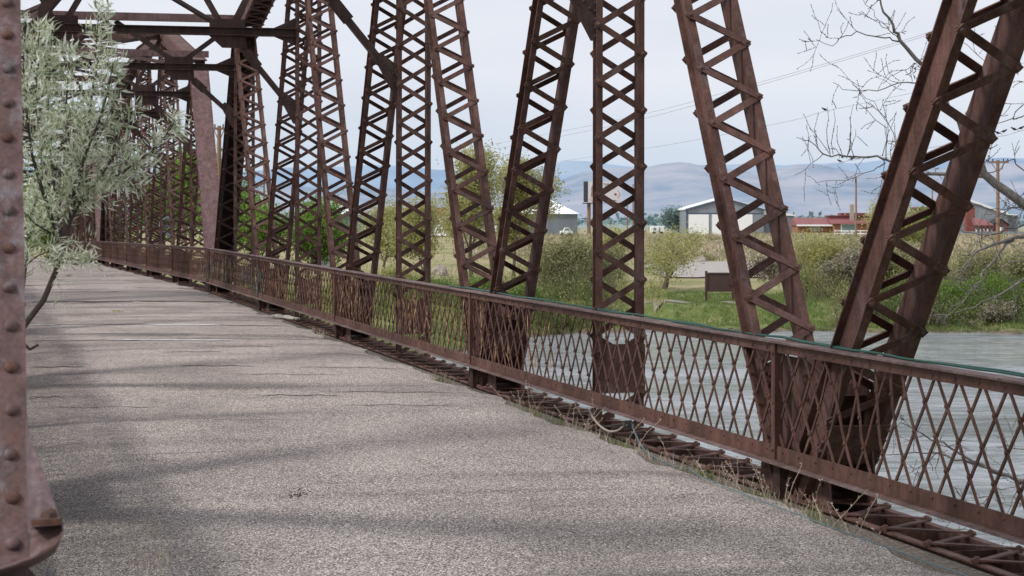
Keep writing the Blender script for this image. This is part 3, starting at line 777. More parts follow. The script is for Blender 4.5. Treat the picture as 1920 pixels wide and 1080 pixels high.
# ------------------------------------------------------------------ vegetation
def branch(rr, m, p, d, L, r, lvl, tips, spread=.6, up=.25, seg=5, kids=4, wig=.16, minr=.002):
    n = 4 if lvl > 0 else 3; pts = [p]; rad = [r]
    for i in range(n):
        d = (d + Vector((rr.gauss(0, wig), rr.gauss(0, wig), rr.gauss(0, wig) + up*.12))).normalized()
        p = p + d*(L/n); pts.append(p); rad.append(max(minr, r*(1-.62*(i+1)/n)))
    m.tube(pts, rad, seg, cap=False)
    if lvl == 0: tips.append((pts[-1], d)); tips.append((pts[-2], d)); tips.append((pts[1], d)); return
    for j in range(kids):
        t = .3 + .7*(j+rr.random()*.7)/kids; i = min(n-1, int(t*n)); q = pts[i].lerp(pts[i+1], t*n-i if i < n else 1)
        dd = (pts[min(i+1, n)] - pts[i]).normalized()
        ax = Vector((rr.gauss(0, 1), rr.gauss(0, 1), rr.gauss(0, .6))); ax = (ax - dd*ax.dot(dd)).normalized()
        nd = (dd*math.cos(spread*rr.uniform(.6, 1.3)) + ax*math.sin(spread*rr.uniform(.7, 1.3)) + Z*up*.5).normalized()
        branch(rr, m, q, nd, L*rr.uniform(.5, .72), max(minr, rad[i]*.62), lvl-1, tips, spread, up, max(3, seg-1), kids, wig, minr)
    branch(rr, m, pts[-1], d, L*.55, rad[-1], lvl-1, tips, spread, up, max(3, seg-1), kids, wig, minr)
def tree_thing(name, cat, label, base, H, seed, leafm, nl, leaf=.12, trunkfrac=.3, spread=.6, up=.35, cluster=.5, stems=1, lvl=3, barkm=None, group=None, droop=0.0, flat=1.0, kids=4, wx=1.0):
    rr = random.Random(seed); root = thing(name, label, cat, base, group)
    m = MB(); tips = []
    for s in range(stems):
        a = rr.uniform(0, 6.28); off = Vector((math.cos(a), math.sin(a), 0)) * (0 if stems == 1 else rr.uniform(0, H*.38*wx))
        d = Vector((rr.gauss(0, .12), rr.gauss(0, .12), 1)) + off*(.12 if stems > 1 else 0)
        branch(rr, m, off, d.normalized(), H*rr.uniform(.42, .55), H*(.022 if stems == 1 else .011), lvl, tips, spread, up, 5, kids, .15, .006)
    top = max(t[0].z for t in tips); k = H/max(.1, top)
    ms = Matrix.Diagonal((k*wx, k*wx, k*flat))
    m.v = [tuple(ms @ Vector(v)) for v in m.v]
    m.build('trunk' if stems == 1 else 'stems', barkm or M['bark'], root)
    lf = MB(); zmin = H*.08
    cen = [(ms @ t[0], t[1]) for t in tips]
    shade = [rr.random() for _ in cen]
    for i in range(int(nl*2.2)):
        j = rr.randrange(len(cen)); c, d = cen[j]
        p = c + Vector((rr.gauss(0, cluster), rr.gauss(0, cluster), rr.gauss(0, cluster*.8) - droop*rr.random()))
        if p.z < zmin*.3: continue
        dd = Vector((rr.gauss(0, 1), rr.gauss(0, 1), rr.gauss(0, .8) - droop))
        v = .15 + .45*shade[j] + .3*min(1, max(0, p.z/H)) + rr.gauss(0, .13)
        lf.leaf(p, dd, leaf*rr.uniform(.7, 1.6), leaf*rr.uniform(.5, .85), max(0.01, min(1, v)))
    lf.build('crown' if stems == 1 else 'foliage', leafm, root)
    return root
def gz(px, z): r = (px-960)/F*z; return land(r, z)
def put(px, z): return ground_at(px, z, gz(px, z) - .05)
TG = 'trees on the far bank'
T = [ # name, label, px, z, top y, seed, leaf mat, n, leaf, kw
 ('willow_tree', 'sparse yellow-green tree right of the second laced post, tallest on the far bank', 885, 152, 282, 3, 'yellowgreen', 8200, .17, dict(wx=.9, cluster=.5)),
 ('willow_tree', 'thin yellow-green tree half hidden by the dark right-leaning diagonal', 962, 158, 300, 5, 'yellowgreen', 7200, .17, dict(wx=.75, cluster=.5)),
 ('willow_tree', 'small loose yellow-green tree in front of the white building', 790, 140, 378, 8, 'yellowgreen', 4600, .15, dict(wx=1.0)),
 ('willow_tree', 'pale yellow-green tree left of the second laced post', 715, 150, 385, 9, 'yellowgreen', 5200, .16, dict(wx=1.1)),
 ('broadleaf_tree', 'bright green round tree behind the third laced post', 575, 165, 386, 12, 'bright', 7500, .19, dict(wx=1.35, cluster=.7)),
 ('broadleaf_tree', 'bright green tree between the dark end post and the third post', 490, 160, 368, 14, 'bright', 7500, .19, dict(wx=1.2, cluster=.7)),
 ('broadleaf_tree', 'tall bright green tree seen through the middle span lattice', 385, 175, 285, 15, 'bright', 9000, .22, dict(wx=.95, cluster=.9)),
 ('broadleaf_tree', 'bright green tree behind the middle span, left of the pink end post', 300, 185, 300, 17, 'bright', 8000, .22, dict(wx=.95, cluster=.9)),
 ('broadleaf_tree', 'green tree seen through the farthest span lattice', 205, 190, 330, 19, 'midgreen', 6500, .22, dict(wx=1.0, cluster=.9)),
 ('broadleaf_tree', 'bright green tree beyond the bridge end, behind the sapling stem', 95, 185, 345, 21, 'bright', 8000, .22, dict(wx=1.2, cluster=.9)),
 ('broadleaf_tree', 'green tree at the left beyond the bridge, beside the near end post', 20, 195, 330, 22, 'midgreen', 8000, .22, dict(wx=1.2, cluster=.9)),
 ('willow_tree', 'small crooked yellow-green tree on the grass right of the first laced post', 1243, 136, 434, 23, 'yellowgreen', 2600, .12, dict(wx=2.1, cluster=.45, lvl=3, spread=.85)),
 ('willow_tree', 'round yellow-green tree in front of the red buildings', 1665, 290, 386, 26, 'yellowgreen', 6000, .3, dict(wx=1.6, cluster=1.0)),
 ('broadleaf_tree', 'green tree low between the red buildings and the dark diagonal', 1730, 300, 404, 28, 'bright', 3500, .3, dict(wx=1.6, cluster=1.0)),
]
for (nm, lab, px, z, yt, seed, lm, nl, lf, kw) in T:
    b = put(px, z); H = EYE + (HOR-yt)/F*z - b.z
    tree_thing(nm, 'tree', lab, b, H, seed, M[lm], nl, lf, group=TG, **kw)
SG = 'shrubs on the far bank'
Sh = [
 ('big olive-grey thicket at the foot of the first laced post', 1065, 121, 435, 41, 'greygreen', 5200, .13, 7, 1.0),
 ('yellow-green shrub left of the big grey thicket', 1010, 124, 480, 42, 'yellowgreen', 3600, .12, 6, .9),
 ('yellow-green shrub just right of the billboard pole', 1105, 138, 425, 43, 'yellowgreen', 2800, .13, 6, .9),
 ('low dark green bush by the water between the first two spans of lacing', 985, 106, 545, 44, 'midgreen', 3800, .10, 6, 1.1),
 ('low green bush under the left-leaning diagonal', 890, 108, 520, 45, 'midgreen', 3400, .10, 6, 1.2),
 ('low green bush behind the railing, left of the second post', 800, 112, 528, 46, 'midgreen', 3000, .10, 5, 1.3),
 ('grey-green bush at the foot of the second laced post', 745, 118, 500, 47, 'yellowgreen', 2600, .11, 5, 1.3),
 ('low green bush behind the railing near the third post', 650, 112, 540, 48, 'bright', 3000, .11, 5, 1.5),
 ('yellow-green willow shrub right of the left-leaning diagonal', 1545, 124, 432, 51, 'yellowgreen', 5200, .11, 8, .9),
 ('grey twiggy thicket left of the dark slanting diagonal', 1590, 120, 470, 52, 'twiggy', 3600, .12, 8, .9),
 ('olive shrub seen through the lacing of the dark diagonal', 1660, 122, 455, 53, 'greygreen', 4200, .12, 8, .8),
 ('bright green shrub at the water edge right of the diagonal', 1775, 112, 540, 54, 'bright', 5200, .10, 7, 1.2),
 ('bright green shrub at the water, second from the right edge', 1850, 112.5, 530, 55, 'bright', 5200, .10, 7, 1.2),
 ('olive shrub at the right edge of the far bank', 1925, 116, 478, 56, 'greygreen', 5200, .12, 8, 1.0),
 ('olive shrub behind the bright green ones on the right bank', 1830, 122, 470, 57, 'greygreen', 5200, .12, 8, 1.0),
 ('grey twiggy brush at the water beside the driftwood', 1722, 109.5, 555, 58, 'twiggy', 3400, .10, 8, 1.0),
 ('grey-green shrub above the driftwood', 1735, 118, 480, 59, 'greygreen', 4500, .12, 8, .9),
 ('pale grey brush left of the information board lot', 1450, 150, 478, 60, 'twiggy', 2600, .14, 8, 1.2),
 ('low green bush at the bank foot under the left-leaning diagonal', 1500, 128, 515, 61, 'midgreen', 2600, .11, 6, 1.2),
 ('brown brush by the water below the grass bank', 1135, 108.5, 585, 62, 'greygreen', 2200, .08, 6, 1.4),
 ('grey scrub on the mud at the right water edge', 1880, 107.5, 592, 63, 'twiggy', 2200, .09, 7, 1.6),
]
for (lab, px, z, yt, seed, lm, nl, lf, st, wx) in Sh:
    b = put(px, z); H = max(.6, EYE + (HOR-yt)/F*z - b.z)
    tree_thing('shrub', 'shrub', lab, b, H, seed, M[lm], nl, lf, stems=st, lvl=2, spread=.5, up=.4, cluster=.28, group=SG, barkm=M['bark'], wx=wx, kids=4)
def brush(name, label, mat, n, pr, zr, hr, seed, lf=.11, dens=26):
    m = MB(); rr = random.Random(seed)
    for i in range(n):
        px = rr.uniform(*pr); z = rr.uniform(*zr)
        z = max(z, shore(px) + .8 + rr.random()*1.5)
        if 1175 < px < 1268 and z < 125: continue
        r_ = (px-960)/F*z; h = land(r_, z); b = rdvec(r_, z, h); H = rr.uniform(*hr)*(.6 + .7*abs(math.sin(px*.021 + z*.2)))
        for k in range(3):
            d = Vector((rr.gauss(0, .35), rr.gauss(0, .35), 1)).normalized(); p1 = b + d*H*.6; p2 = p1 + (d + Vector((rr.gauss(0, .3), rr.gauss(0, .3), 0))).normalized()*H*.45
            m.tube([b, p1, p2], [.014, .009, .004], 3, cap=False, a=.06)
            for q in range(dens//3):
                t = rr.uniform(.15, 1); c = (b.lerp(p1, t/.6) if t < .6 else p1.lerp(p2, (t-.6)/.4)) + Vector((rr.gauss(0, .16), rr.gauss(0, .16), rr.gauss(0, .1)))
                m.leaf(c, Vector((rr.gauss(0, .6), rr.gauss(0, .6), rr.gauss(.5, .5))), lf*rr.uniform(.6, 1.5), lf*rr.uniform(.25, .5), min(1, max(.01, rr.gauss(.3 + .4*t, .16))))
    tag(m.build(name, mat), label, 'brush', kind='stuff')
brush('bank_brush', 'tangled olive brush covering the right part of the far bank', M['greygreen'], 560, (1475, 2050), (113, 150), (1.0, 2.3), 61)
brush('bank_brush', 'yellow-green willow brush mixed along the right far bank', M['yellowgreen'], 380, (1470, 2050), (114, 160), (1.2, 2.6), 62)
brush('bank_brush', 'bright green bushes overhanging the water at right', M['bright'], 260, (1690, 2050), (108, 116), (.5, 1.5), 63)
brush('bank_brush', 'dark and light green brush closing the gap above the right waterline', M['midgreen'], 620, (1600, 2050), (106.5, 115), (.5, 1.7), 68)
brush('bank_brush', 'yellow-green brush lining the right waterline', M['yellowgreen'], 260, (1560, 2050), (106.5, 114), (.4, 1.3), 69)
brush('bank_brush', 'grey dead stems along the right waterline', M['twiggy'], 260, (1560, 2050), (106.5, 112), (.3, .9), 64, lf=.14, dens=15)
brush('bank_brush', 'mixed low brush behind the railing, left part of the far bank', M['yellowgreen'], 420, (440, 1180), (104, 155), (.6, 1.8), 65)
brush('bank_brush', 'dark green brush at the water behind the railing', M['midgreen'], 420, (440, 1130), (88, 116), (.5, 1.5), 66)
brush('bank_brush', 'grey-olive thicket around the foot of the first laced post', M['greygreen'], 240, (985, 1150), (113, 128), (1.2, 2.9), 67)
# distant treeline on the plain
def treeline():
    m = MB(); rr = random.Random(99)
    for i in range(260):
        px = rr.uniform(-200, 2300); z = rr.uniform(1500, 3200)
        c = ground_at(px, z, -1.0 + 0); w_ = rr.uniform(8, 40); h_ = rr.uniform(4, 11)
        for j in range(26):
            p = c + rdvec(rr.gauss(0, w_), rr.gauss(0, 8), h_*rr.random()**1.3)
            m.leaf(p, Vector((rr.gauss(0, 1), rr.gauss(0, 1), rr.gauss(0, .6))), rr.uniform(4, 8), rr.uniform(3, 6), rr.random()*.9+.05)
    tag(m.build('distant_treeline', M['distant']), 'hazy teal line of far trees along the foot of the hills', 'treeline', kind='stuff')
treeline()
b = put(1276, 470); tree_thing('broadleaf_tree', 'tree', 'dark hazy tree at the left corner of the grey and white shed', b, EYE+(HOR-398)/F*470-b.z, 77, M['distant'], 3400, .42, wx=1.3, cluster=1.0, group=TG)

def grass_field(name, label, mat, n, fn, h, w_, seed):
    m = MB(); rr = random.Random(seed)
    for i in range(n):
        p = fn(rr)
        if p is None: continue
        hh = h*rr.uniform(.4, 1.3); lean = Vector((rr.gauss(0, .3), rr.gauss(0, .3), 1)).normalized()
        sd_ = Vector((rr.gauss(0, 1), rr.gauss(0, 1), 0)).normalized()*w_/2; mid = p + lean*hh*.6; tip = mid + (lean + Vector((rr.gauss(0, .4), rr.gauss(0, .4), -.1)))*hh*.4
        n0 = len(m.v); m.v += [tuple(p-sd_), tuple(p+sd_), tuple(mid+sd_*.7), tuple(mid-sd_*.7), tuple(tip)]
        a = min(1, max(.01, rr.gauss(.5, .22)))
        m.f += [(n0, n0+1, n0+2, n0+3), (n0+3, n0+2, n0+4)]; m.m += [0, 0]; m.a += [a, a]
    return tag(m.build(name, mat), label, 'grass', kind='stuff')
def bank(rr):
    px = rr.uniform(940, 2000); z = shore(px) + .5 + rr.random()**1.3*22; 
    if 1180 < px < 1262 and z < 120: return None
    if 113.4 < z < 116.4 and 1185 < px < 1420: return None
    r = (px-960)/F*z; return rdvec(r, z, land(r, z))
grass_field('bank_grass', 'green grass on the slope of the far bank', M['greengrass'], 52000, bank, .15, .035, 5)
def bank2(rr):
    px = rr.uniform(450, 1250); z = rr.uniform(shore(px)+.5, 150); r = (px-960)/F*z; return rdvec(r, z, land(r, z))
grass_field('bank_grass', 'mixed green and straw grass on the flat behind the railing', M['yellowgreen'], 22000, bank2, .22, .05, 6)
def fieldp(rr):
    z = 245 + rr.random()*190; px = rr.uniform(850, 2000); r = (px-960)/F*z; return rdvec(r, z, land(r, z))
grass_field('field_grass', 'dry straw grass and scrub tufts on the field before the sheds', M['drygrass'], 16000, fieldp, .55, .22, 8)
def scrub(rr, C=[(random.Random(4).random(), 0)]):
    return None
def fieldscrub():
    m = MB(); rr = random.Random(15)
    for i in range(150):
        z = 240 + rr.random()*200; px = rr.uniform(850, 2000); r = (px-960)/F*z; c = rdvec(r, z, land(r, z)); s = rr.uniform(.4, 1.3)
        for j in range(60):
            m.leaf(c + Vector((rr.gauss(0, s), rr.gauss(0, s), abs(rr.gauss(0, s*.45)))), Vector((rr.gauss(0,1), rr.gauss(0,1), 1)), .4, .2, min(1, max(.01, rr.gauss(.45, .2))))
    tag(m.build('field_scrub', M['greygreen']), 'low sage scrub dotted over the dry field', 'scrub', kind='stuff')
fieldscrub()
# grass along the deck edge
def deckedge(rr):
    y = rr.choice([11.5, 12.0, 12.6, 13.2, 13.6, 14.3, 14.9, 15.6, 16.4, 17.6, 18.4, 21.3, 21.6, 29.6, 30.4]) + rr.gauss(0, .22)
    return Vector((rr.uniform(edge_x(y)-.03, 4.66), y, prof(y)-.05))
grass_field('edge_grass', 'dry straw tufts growing between asphalt and bridge chord', M['drygrass'], 420, deckedge, .11, .005, 9)
def deckedge2(rr):
    y, s = rr.choice([(13.35, .12), (13.2, .1), (17.7, .13), (12.3, .15), (16.9, .2), (11.3, .25), (21.4, .12), (15.2, .2)]); y += rr.gauss(0, s)
    return Vector((rr.uniform(edge_x(y)-.03, 4.64), y, prof(y)-.05))
grass_field('edge_grass', 'short green tufts at the edge of the asphalt beside the chord', M['greengrass'], 420, deckedge2, .07, .006, 10)
def leftedge(rr):
    y = rr.choice([10.3, 10.2, 10.6, 11.3]) + rr.gauss(0, .1); return Vector((.24 + rr.gauss(0, .05) if rr.random() < .6 else .8 + rr.gauss(0, .06), y, prof(y)-.0))
grass_field('edge_grass', 'few thin weeds at the bottom left of the roadway', M['drygrass'], 90, leftedge, .13, .004, 12)
# dry weed stalks along the chord
def stalks():
    m = MB(); rr = random.Random(33)
    for i in range(48):
        y = rr.choice([10.7, 11.0, 11.4, 11.9, 12.6, 12.9, 13.4, 15.0, 15.8, 16.2, 17.5, 18.2]) + rr.gauss(0, .2); p = Vector((rr.uniform(4.45, 4.66), y, prof(y)-.05)); d = Vector((rr.gauss(-.2, .4), rr.gauss(0, .4), 1)).normalized(); pts = [p]
        L = rr.uniform(.12, .34)
        for k in range(5): d = (d + Vector((rr.gauss(0, .12), rr.gauss(0, .12), -.05))).normalized(); pts.append(pts[-1] + d*L/5)
        m.tube(pts, .0018, 3, a=.6)
        for k in range(2, 6):
            for q in range(3): m.leaf(pts[k], Vector((rr.gauss(0, 1), rr.gauss(0, 1), .8)), .018, .008, rr.uniform(.3, 1))
    tag(m.build('weed_stalks', M['drygrass']), 'dry seeded weed stalks leaning over the asphalt edge', 'weeds', kind='stuff')
stalks()
# reeds woven in the railing lattice
def reeds():
    m = MB(); rr = random.Random(51)
    for i in range(230):
        y = 18.3 + (rr.random()**.8)*34; b = prof(y); x = XR + rr.uniform(.02, .06)
        if rr.random() < .25 and y < 24: continue
        h0 = rr.uniform(.1, .3); h1 = rr.uniform(.5, .86); dy = rr.gauss(0, .16)
        pts = [Vector((x + rr.uniform(-.01, .01), y + dy*t + .04*math.sin(t*5+i), b + h0 + (h1-h0)*t)) for t in (0, .25, .5, .75, 1)]
        wd = rr.uniform(.008, .018)
        for q in range(4): 
            a = rr.uniform(.3, 1)
            p0, p1 = pts[q], pts[q+1]; m.poly([p0 - Y*wd, p0 + Y*wd, p1 + Y*wd, p1 - Y*wd], a=a)
    tag(m.build('dry_reeds', M['reed']), 'tan dry reeds caught in the lattice of the railing', 'reeds', kind='stuff')
reeds()

def ribbons():
    m = MB(); rr = random.Random(52)
    for i in range(70):
        y = rr.uniform(38.5, 50); b = prof(y); x = XR - .02 + rr.uniform(-.004, .004); h = rr.uniform(.25, .75); wd = rr.uniform(.012, .03)
        p0 = Vector((x, y, b + h - .18)); p1 = Vector((x, y + rr.gauss(0, .06), b + h)); m.poly([p0 - Y*wd, p0 + Y*wd, p1 + Y*wd, p1 - Y*wd])
    tag(m.build('plastic_shreds', M['teal']), 'teal plastic shreds caught in the railing near the end of the first span', 'shreds', kind='stuff')
ribbons()

# ------------------------------------------------------------------ silvery sapling over the left of the road
def sapling():
    z0 = 8.6; root = thing('silver_leaf_sapling', 'silvery narrow-leaved sapling leaning over the left side of the road', 'tree', at(-60, 1000, z0))
    off = -root.location; rr = random.Random(202)
    wood = MB(); lf = MB()
    def P(px, y, dz=0): return at(px, y, z0 + dz) + off
    shoots = [ # points, r0, r1, density
     ([(-60, 1000), (-20, 760), (20, 650), (50, 604), (82, 562), (104, 510), (118, 462), (132, 410), (148, 350)], .015, .009, 0),
     ([(148, 350), (158, 290), (166, 230), (176, 150), (180, 90), (186, 14)], .008, .002, 1),
     ([(132, 410), (142, 340), (160, 290), (185, 230), (203, 170), (212, 120)], .009, .002, 1),
     ([(118, 462), (108, 390), (98, 320), (88, 240), (92, 160), (97, 56)], .010, .002, 1),
     ([(104, 430), (80, 360), (60, 290), (48, 200), (44, 120), (48, 40)], .009, .002, 1),
     ([(80, 360), (78, 280), (66, 200), (70, 120), (74, 50)], .006, .002, 1),
     ([(140, 340), (130, 270), (124, 200), (128, 130), (132, 90)], .006, .002, 1),
     ([(120, 440), (150, 380), (190, 330), (222, 280), (236, 200)], .006, .002, .9),
     ([(125, 425), (170, 352), (220, 330), (262, 300), (300, 268), (328, 228), (336, 222)], .007, .0018, 1.0),
     ([(150, 372), (190, 348), (225, 338), (262, 318)], .004, .0015, .8),
     ([(44, 500), (70, 480), (95, 470), (110, 478)], .004, .0015, .8),
     ([(44, 540), (52, 470), (60, 400), (72, 360), (75, 340)], .006, .002, .9),
     ([(30, 470), (50, 440), (80, 425), (104, 420)], .004, .0015, 1.0),
     ([(82, 480), (115, 492), (145, 496), (176, 486)], .003, .0012, .9),
     ([(100, 440), (66, 420), (48, 400), (30, 390)], .004, .0015, .8),
     ([(40, 640), (56, 655), (72, 646)], .008, .006, 0),
    ]
    def leafy(p, d, n, Lm):
        for _ in range(n):
            q = p + Vector((rr.gauss(0, .012), rr.gauss(0, .02), rr.gauss(0, .012)))
            a = Vector((rr.gauss(0, 1), rr.gauss(0, 1), rr.gauss(0, 1))); a = (a - d*a.dot(d)).normalized()
            dd = (d*.55 + a*.8 + Z*.12).normalized(); L = Lm*rr.uniform(.55, 1.25)
            lf.leaf(q, dd, L, L*.145, min(1, max(.01, rr.gauss(.5, .32))))
    for si, (pp, r0, r1, dens) in enumerate(shoots):
        dzb = rr.uniform(-.25, .25) if dens else 0; k = len(pp)
        pts = [P(px, y, dzb*(i/(k-1))) for i, (px, y) in enumerate(pp)]
        wood.tube(pts, [r0 + (r1-r0)*i/(k-1) for i in range(k)], 6)
        if not dens: continue
        Ls = [(pts[i+1]-pts[i]).length for i in range(k-1)]; tot = sum(Ls); ns = int(tot/.022*dens)
        for j in range(ns):
            t = tot*(.06 + .94*j/ns); i = 0
            while i < k-2 and t > Ls[i]: t -= Ls[i]; i += 1
            d = (pts[i+1]-pts[i]).normalized(); p = pts[i] + d*t
            f = j/ns
            a = Vector((rr.gauss(0, 1), rr.gauss(0, 1), rr.gauss(0, 1))); a = (a - d*a.dot(d)).normalized()
            tl = rr.uniform(.05, .19)*(1.1 - .75*f); td = (d*.75 + a*.8).normalized(); e = p + td*tl
            wood.tube([p, p.lerp(e, .5) + Z*.006, e], [.0011, .0008, .0005], 3, cap=False)
            for q in range(3): leafy(p.lerp(e, (q+1)/3), td, 7, .050)
            leafy(p, d, 2, .05)
    wood.build('trunk', M['bark_dark'], root); lf.build('crown', M['olive'], root)
sapling()

# ------------------------------------------------------------------ bare tree on the near bank, right
def bare_tree():
    z0 = 22.0; base = ground_at(2150, z0, -3.6); root = thing('bare_tree', 'leafless grey tree with knobbly twigs reaching in from the right edge', 'tree', base)
    off = -base; rr = random.Random(77); m = MB()
    def P(px, y, z=0): return at(px, y, z0+z) + off
    trunk = [P(2150, 1400), P(2140, 1050), P(2120, 800), P(2090, 600), P(2050, 480)]
    m.tube(trunk, [.20, .17, .15, .12, .08], 8)
    # r0 > 0
    limbs = [
     ([(2090, 600), (2000, 440), (1920, 382), (1845, 326), (1806, 243), (1776, 201), (1755, 160), (1730, 124), (1687, 77), (1675, 47), (1652, 12), (1643, -20)], .065, .006, 5),
     ([(1845, 326), (1838, 300), (1826, 268), (1770, 292)], .014, .004, 3),
     ([(1687, 77), (1658, 70), (1607, 59), (1578, 71), (1560, 86), (1530, 76)], .009, .0025, 8),
     ([(1687, 77), (1666, 55), (1652, 52), (1640, 30), (1615, -5)], .006, .0025, 4),
     ([(1776, 201), (1720, 158), (1684, 155), (1646, 172), (1598, 169), (1563, 154)], .010, .0025, 8),
     ([(1776, 201), (1745, 140), (1716, 118), (1680, 140), (1655, 155)], .006, .002, 5),
     ([(1845, 330), (1750, 325), (1700, 318), (1672, 305), (1646, 292), (1587, 293), (1544, 289), (1518, 265), (1493, 258)], .022, .003, 9),
     ([(1544, 289), (1520, 306), (1490, 328)], .005, .002, 3),
     ([(1646, 292), (1610, 298), (1578, 296), (1575, 300)], .005, .002, 3),
     ([(1661, 300), (1664, 240), (1605, 190)], .007, .002, 4),
     ([(1660, 305), (1640, 320), (1590, 338), (1527, 342)], .008, .002, 4),
     ([(1690, 318), (1676, 250), (1640, 190), (1600, 170)], .006, .002, 5),
     ([(2050, 480), (1980, 440), (1918, 442), (1864, 458), (1829, 473), (1807, 498), (1782, 520)], .032, .005, 8),
     ([(1900, 450), (1884, 462), (1851, 504), (1831, 533), (1815, 556), (1780, 590), (1738, 593)], .018, .004, 6),
     ([(2090, 640), (1990, 540), (1918, 522), (1870, 555), (1840, 567), (1790, 589)], .022, .004, 7),
     ([(1838, 540), (1815, 547), (1790, 537), (1762, 531)], .007, .003, 4),
     ([(2050, 480), (1990, 430), (1920, 421), (1880, 436), (1833, 439), (1800, 428), (1765, 436)], .018, .004, 8),
     ([(1985, 420), (1930, 330), (1900, 300), (1860, 322), (1800, 330), (1740, 322)], .010, .003, 7),
     ([(1990, 430), (1940, 395), (1900, 388), (1850, 395), (1800, 378)], .010, .003, 8),
     ([(1960, 400), (1930, 190), (1900, 222), (1870, 232), (1846, 222)], .009, .003, 5),
     ([(2000, 430), (1960, 300), (1925, 85), (1890, 110), (1850, 118), (1790, 70)], .009, .003, 6),
     ([(1975, 470), (1930, 480), (1885, 500), (1840, 515), (1785, 532)], .009, .003, 6),
     ([(2130, 960), (2020, 930), (1920, 902), (1876, 891), (1834, 869), (1779, 835), (1735, 815), (1693, 791)], .032, .005, 8),
     ([(1912, 905), (1851, 877), (1807, 863), (1762, 849), (1715, 847), (1640, 852)], .020, .004, 8),
     ([(1876, 891), (1855, 930), (1810, 960), (1775, 985), (1740, 1010)], .009, .002, 7),
     ([(1920, 902), (1900, 930), (1890, 960), (1860, 1000)], .008, .002, 6),
     ([(1762, 849), (1740, 870), (1700, 890), (1670, 910)], .006, .002, 5),
     ([(2000, 920), (1960, 860), (1920, 845), (1895, 842), (1870, 838)], .012, .004, 4),
    ]
    def twig(p, d, L, r, lv):
        n = 5; pts = [p]; rad = [r]
        for i in range(n):
            d = (d + Vector((rr.gauss(0, .16), rr.gauss(0, .16), rr.gauss(.03, .16)))).normalized(); p = p + d*(L/n); pts.append(p); rad.append(max(.0022, r*(1-.7*(i+1)/n)))
            for q in range(2): m.dome(p.lerp(pts[-2], rr.random()), Vector((rr.gauss(0,1), rr.gauss(0,1), rr.gauss(0,1))), .006, .010, 3)
        m.tube(pts, rad, 4, cap=False)
        if lv > 0:
            for _ in range(rr.randint(1, 3)):
                i = rr.randint(1, n-1); a = Vector((rr.gauss(0,1), rr.gauss(0,1), rr.gauss(0,1))).normalized()
                twig(pts[i], (d*.7 + a*.8).normalized(), L*rr.uniform(.4, .8), rad[i]*.7, lv-1)
    for (pp, r0, r1, nt_) in limbs:
        k = len(pp); zb = rr.uniform(-.9, .9); pts = [P(px + rr.gauss(0, 1.2), y + rr.gauss(0, 1.2), 0*zb) for px, y in pp]
        fine = []
        for i in range(k-1):
            for q in range(3): fine.append(pts[i].lerp(pts[i+1], q/3) + (Vector((rr.gauss(0, .012), rr.gauss(0, .03), rr.gauss(0, .012))) if q else Vector((0,0,0))))
        fine.append(pts[-1]); kk = len(fine)
        rad = [max(.003, r0 + (r1-r0)*(i/(kk-1))**.8) for i in range(kk)]
        m.tube(fine, rad, 7 if r0 > .015 else 5, cap=False)
        for _ in range(int(nt_*.9)):
            i = rr.randint(kk//4, kk-2); a = Vector((rr.gauss(0,1), rr.gauss(0,.8), rr.gauss(.35,1))).normalized(); d = (fine[i+1]-fine[i]).normalized()
            twig(fine[i], (d*.5 + a).normalized(), rr.uniform(.14, .45), min(.005, rad[i]*.6), 1)
    for (x0, y0_, x1, y1_) in ((1554, 287, 1550, 200), (1561, 289, 1564, 204), (1578, 297, 1567, 235), (1589, 297, 1600, 195), (1598, 292, 1592, 220), (1657, 293, 1662, 232), (1676, 298, 1680, 230)):
        pts = [P(x0 + (x1-x0)*t + 3*math.sin(t*7+x0), y0_ + (y1_-y0_)*t) for t in (0, .25, .5, .75, 1)]; m.tube(pts, [.0045, .004, .0035, .003, .0022], 4)
        for t in range(10): 
            q = pts[min(3, t//3)].lerp(pts[min(4, t//3+1)], rr.random()); m.dome(q, Vector((rr.gauss(0,1), 0, rr.gauss(0,1))), .006, .011, 3)
    m.build('branches', M['bark_pale'], root, smooth=True)
bare_tree()

# ------------------------------------------------------------------ cables and hoses
def rl(y, x, z): return Vector((x, y, prof(y) + z))
rr = random.Random(5)
pts = [rl(9.5 + i*.22, XR + .055 + .018*math.sin(i*.5) + .01*math.sin(i*1.7), ZT + .008 + max(0, .006*math.sin(i*.9))) for i in range(62)]
m = MB(); m.tube(pts, .0075, 6); pts2 = [p + Vector((.016 + .01*math.sin(i*.8), 0, .002 + .004*math.sin(i*.6))) for i, p in enumerate(pts)]; m.tube(pts2, .006, 6)
for i in (20, 34, 47, 55): m.tube([pts[i] + Vector((-.012, 0, .009)), pts[i] + Vector((.0, .004, .016)), pts[i] + Vector((.025, 0, .012))], .003, 4)
tag(m.build('cable', M['teal'], smooth=True), 'teal twisted cable lying along the top of the near railing', 'cable')
def bez(a, b, c, d, n=18):
    return [a*(1-t)**3 + b*3*t*(1-t)**2 + c*3*t*t*(1-t) + d*t**3 for t in [i/n for i in range(n+1)]]
A = at(1104, 768, 18.1); B = at(1172, 796, 17.0)
m = MB(); m.tube(bez(A, at(1118, 800, 17.8), at(1148, 826, 17.2), B), .009, 6)
tag(m.build('hose', M['hose'], smooth=True), 'short whitish hose sagging in a loop under the bottom rail', 'hose')
m = MB(); c = at(1178, 797, 16.9); m.box(c, X*.022, Y*.035, Z*.035); m.box(c + Vector((-.03, 0, .0)), X*.012, Y*.02, Z*.02); m.dome(c + Vector((-.02, -.036, 0)), -Y, .016)
o = tag(m.build('junction_box', M['boxgrey'], bevel=.004), 'small grey fitting hanging where white and teal hoses meet', 'fitting')
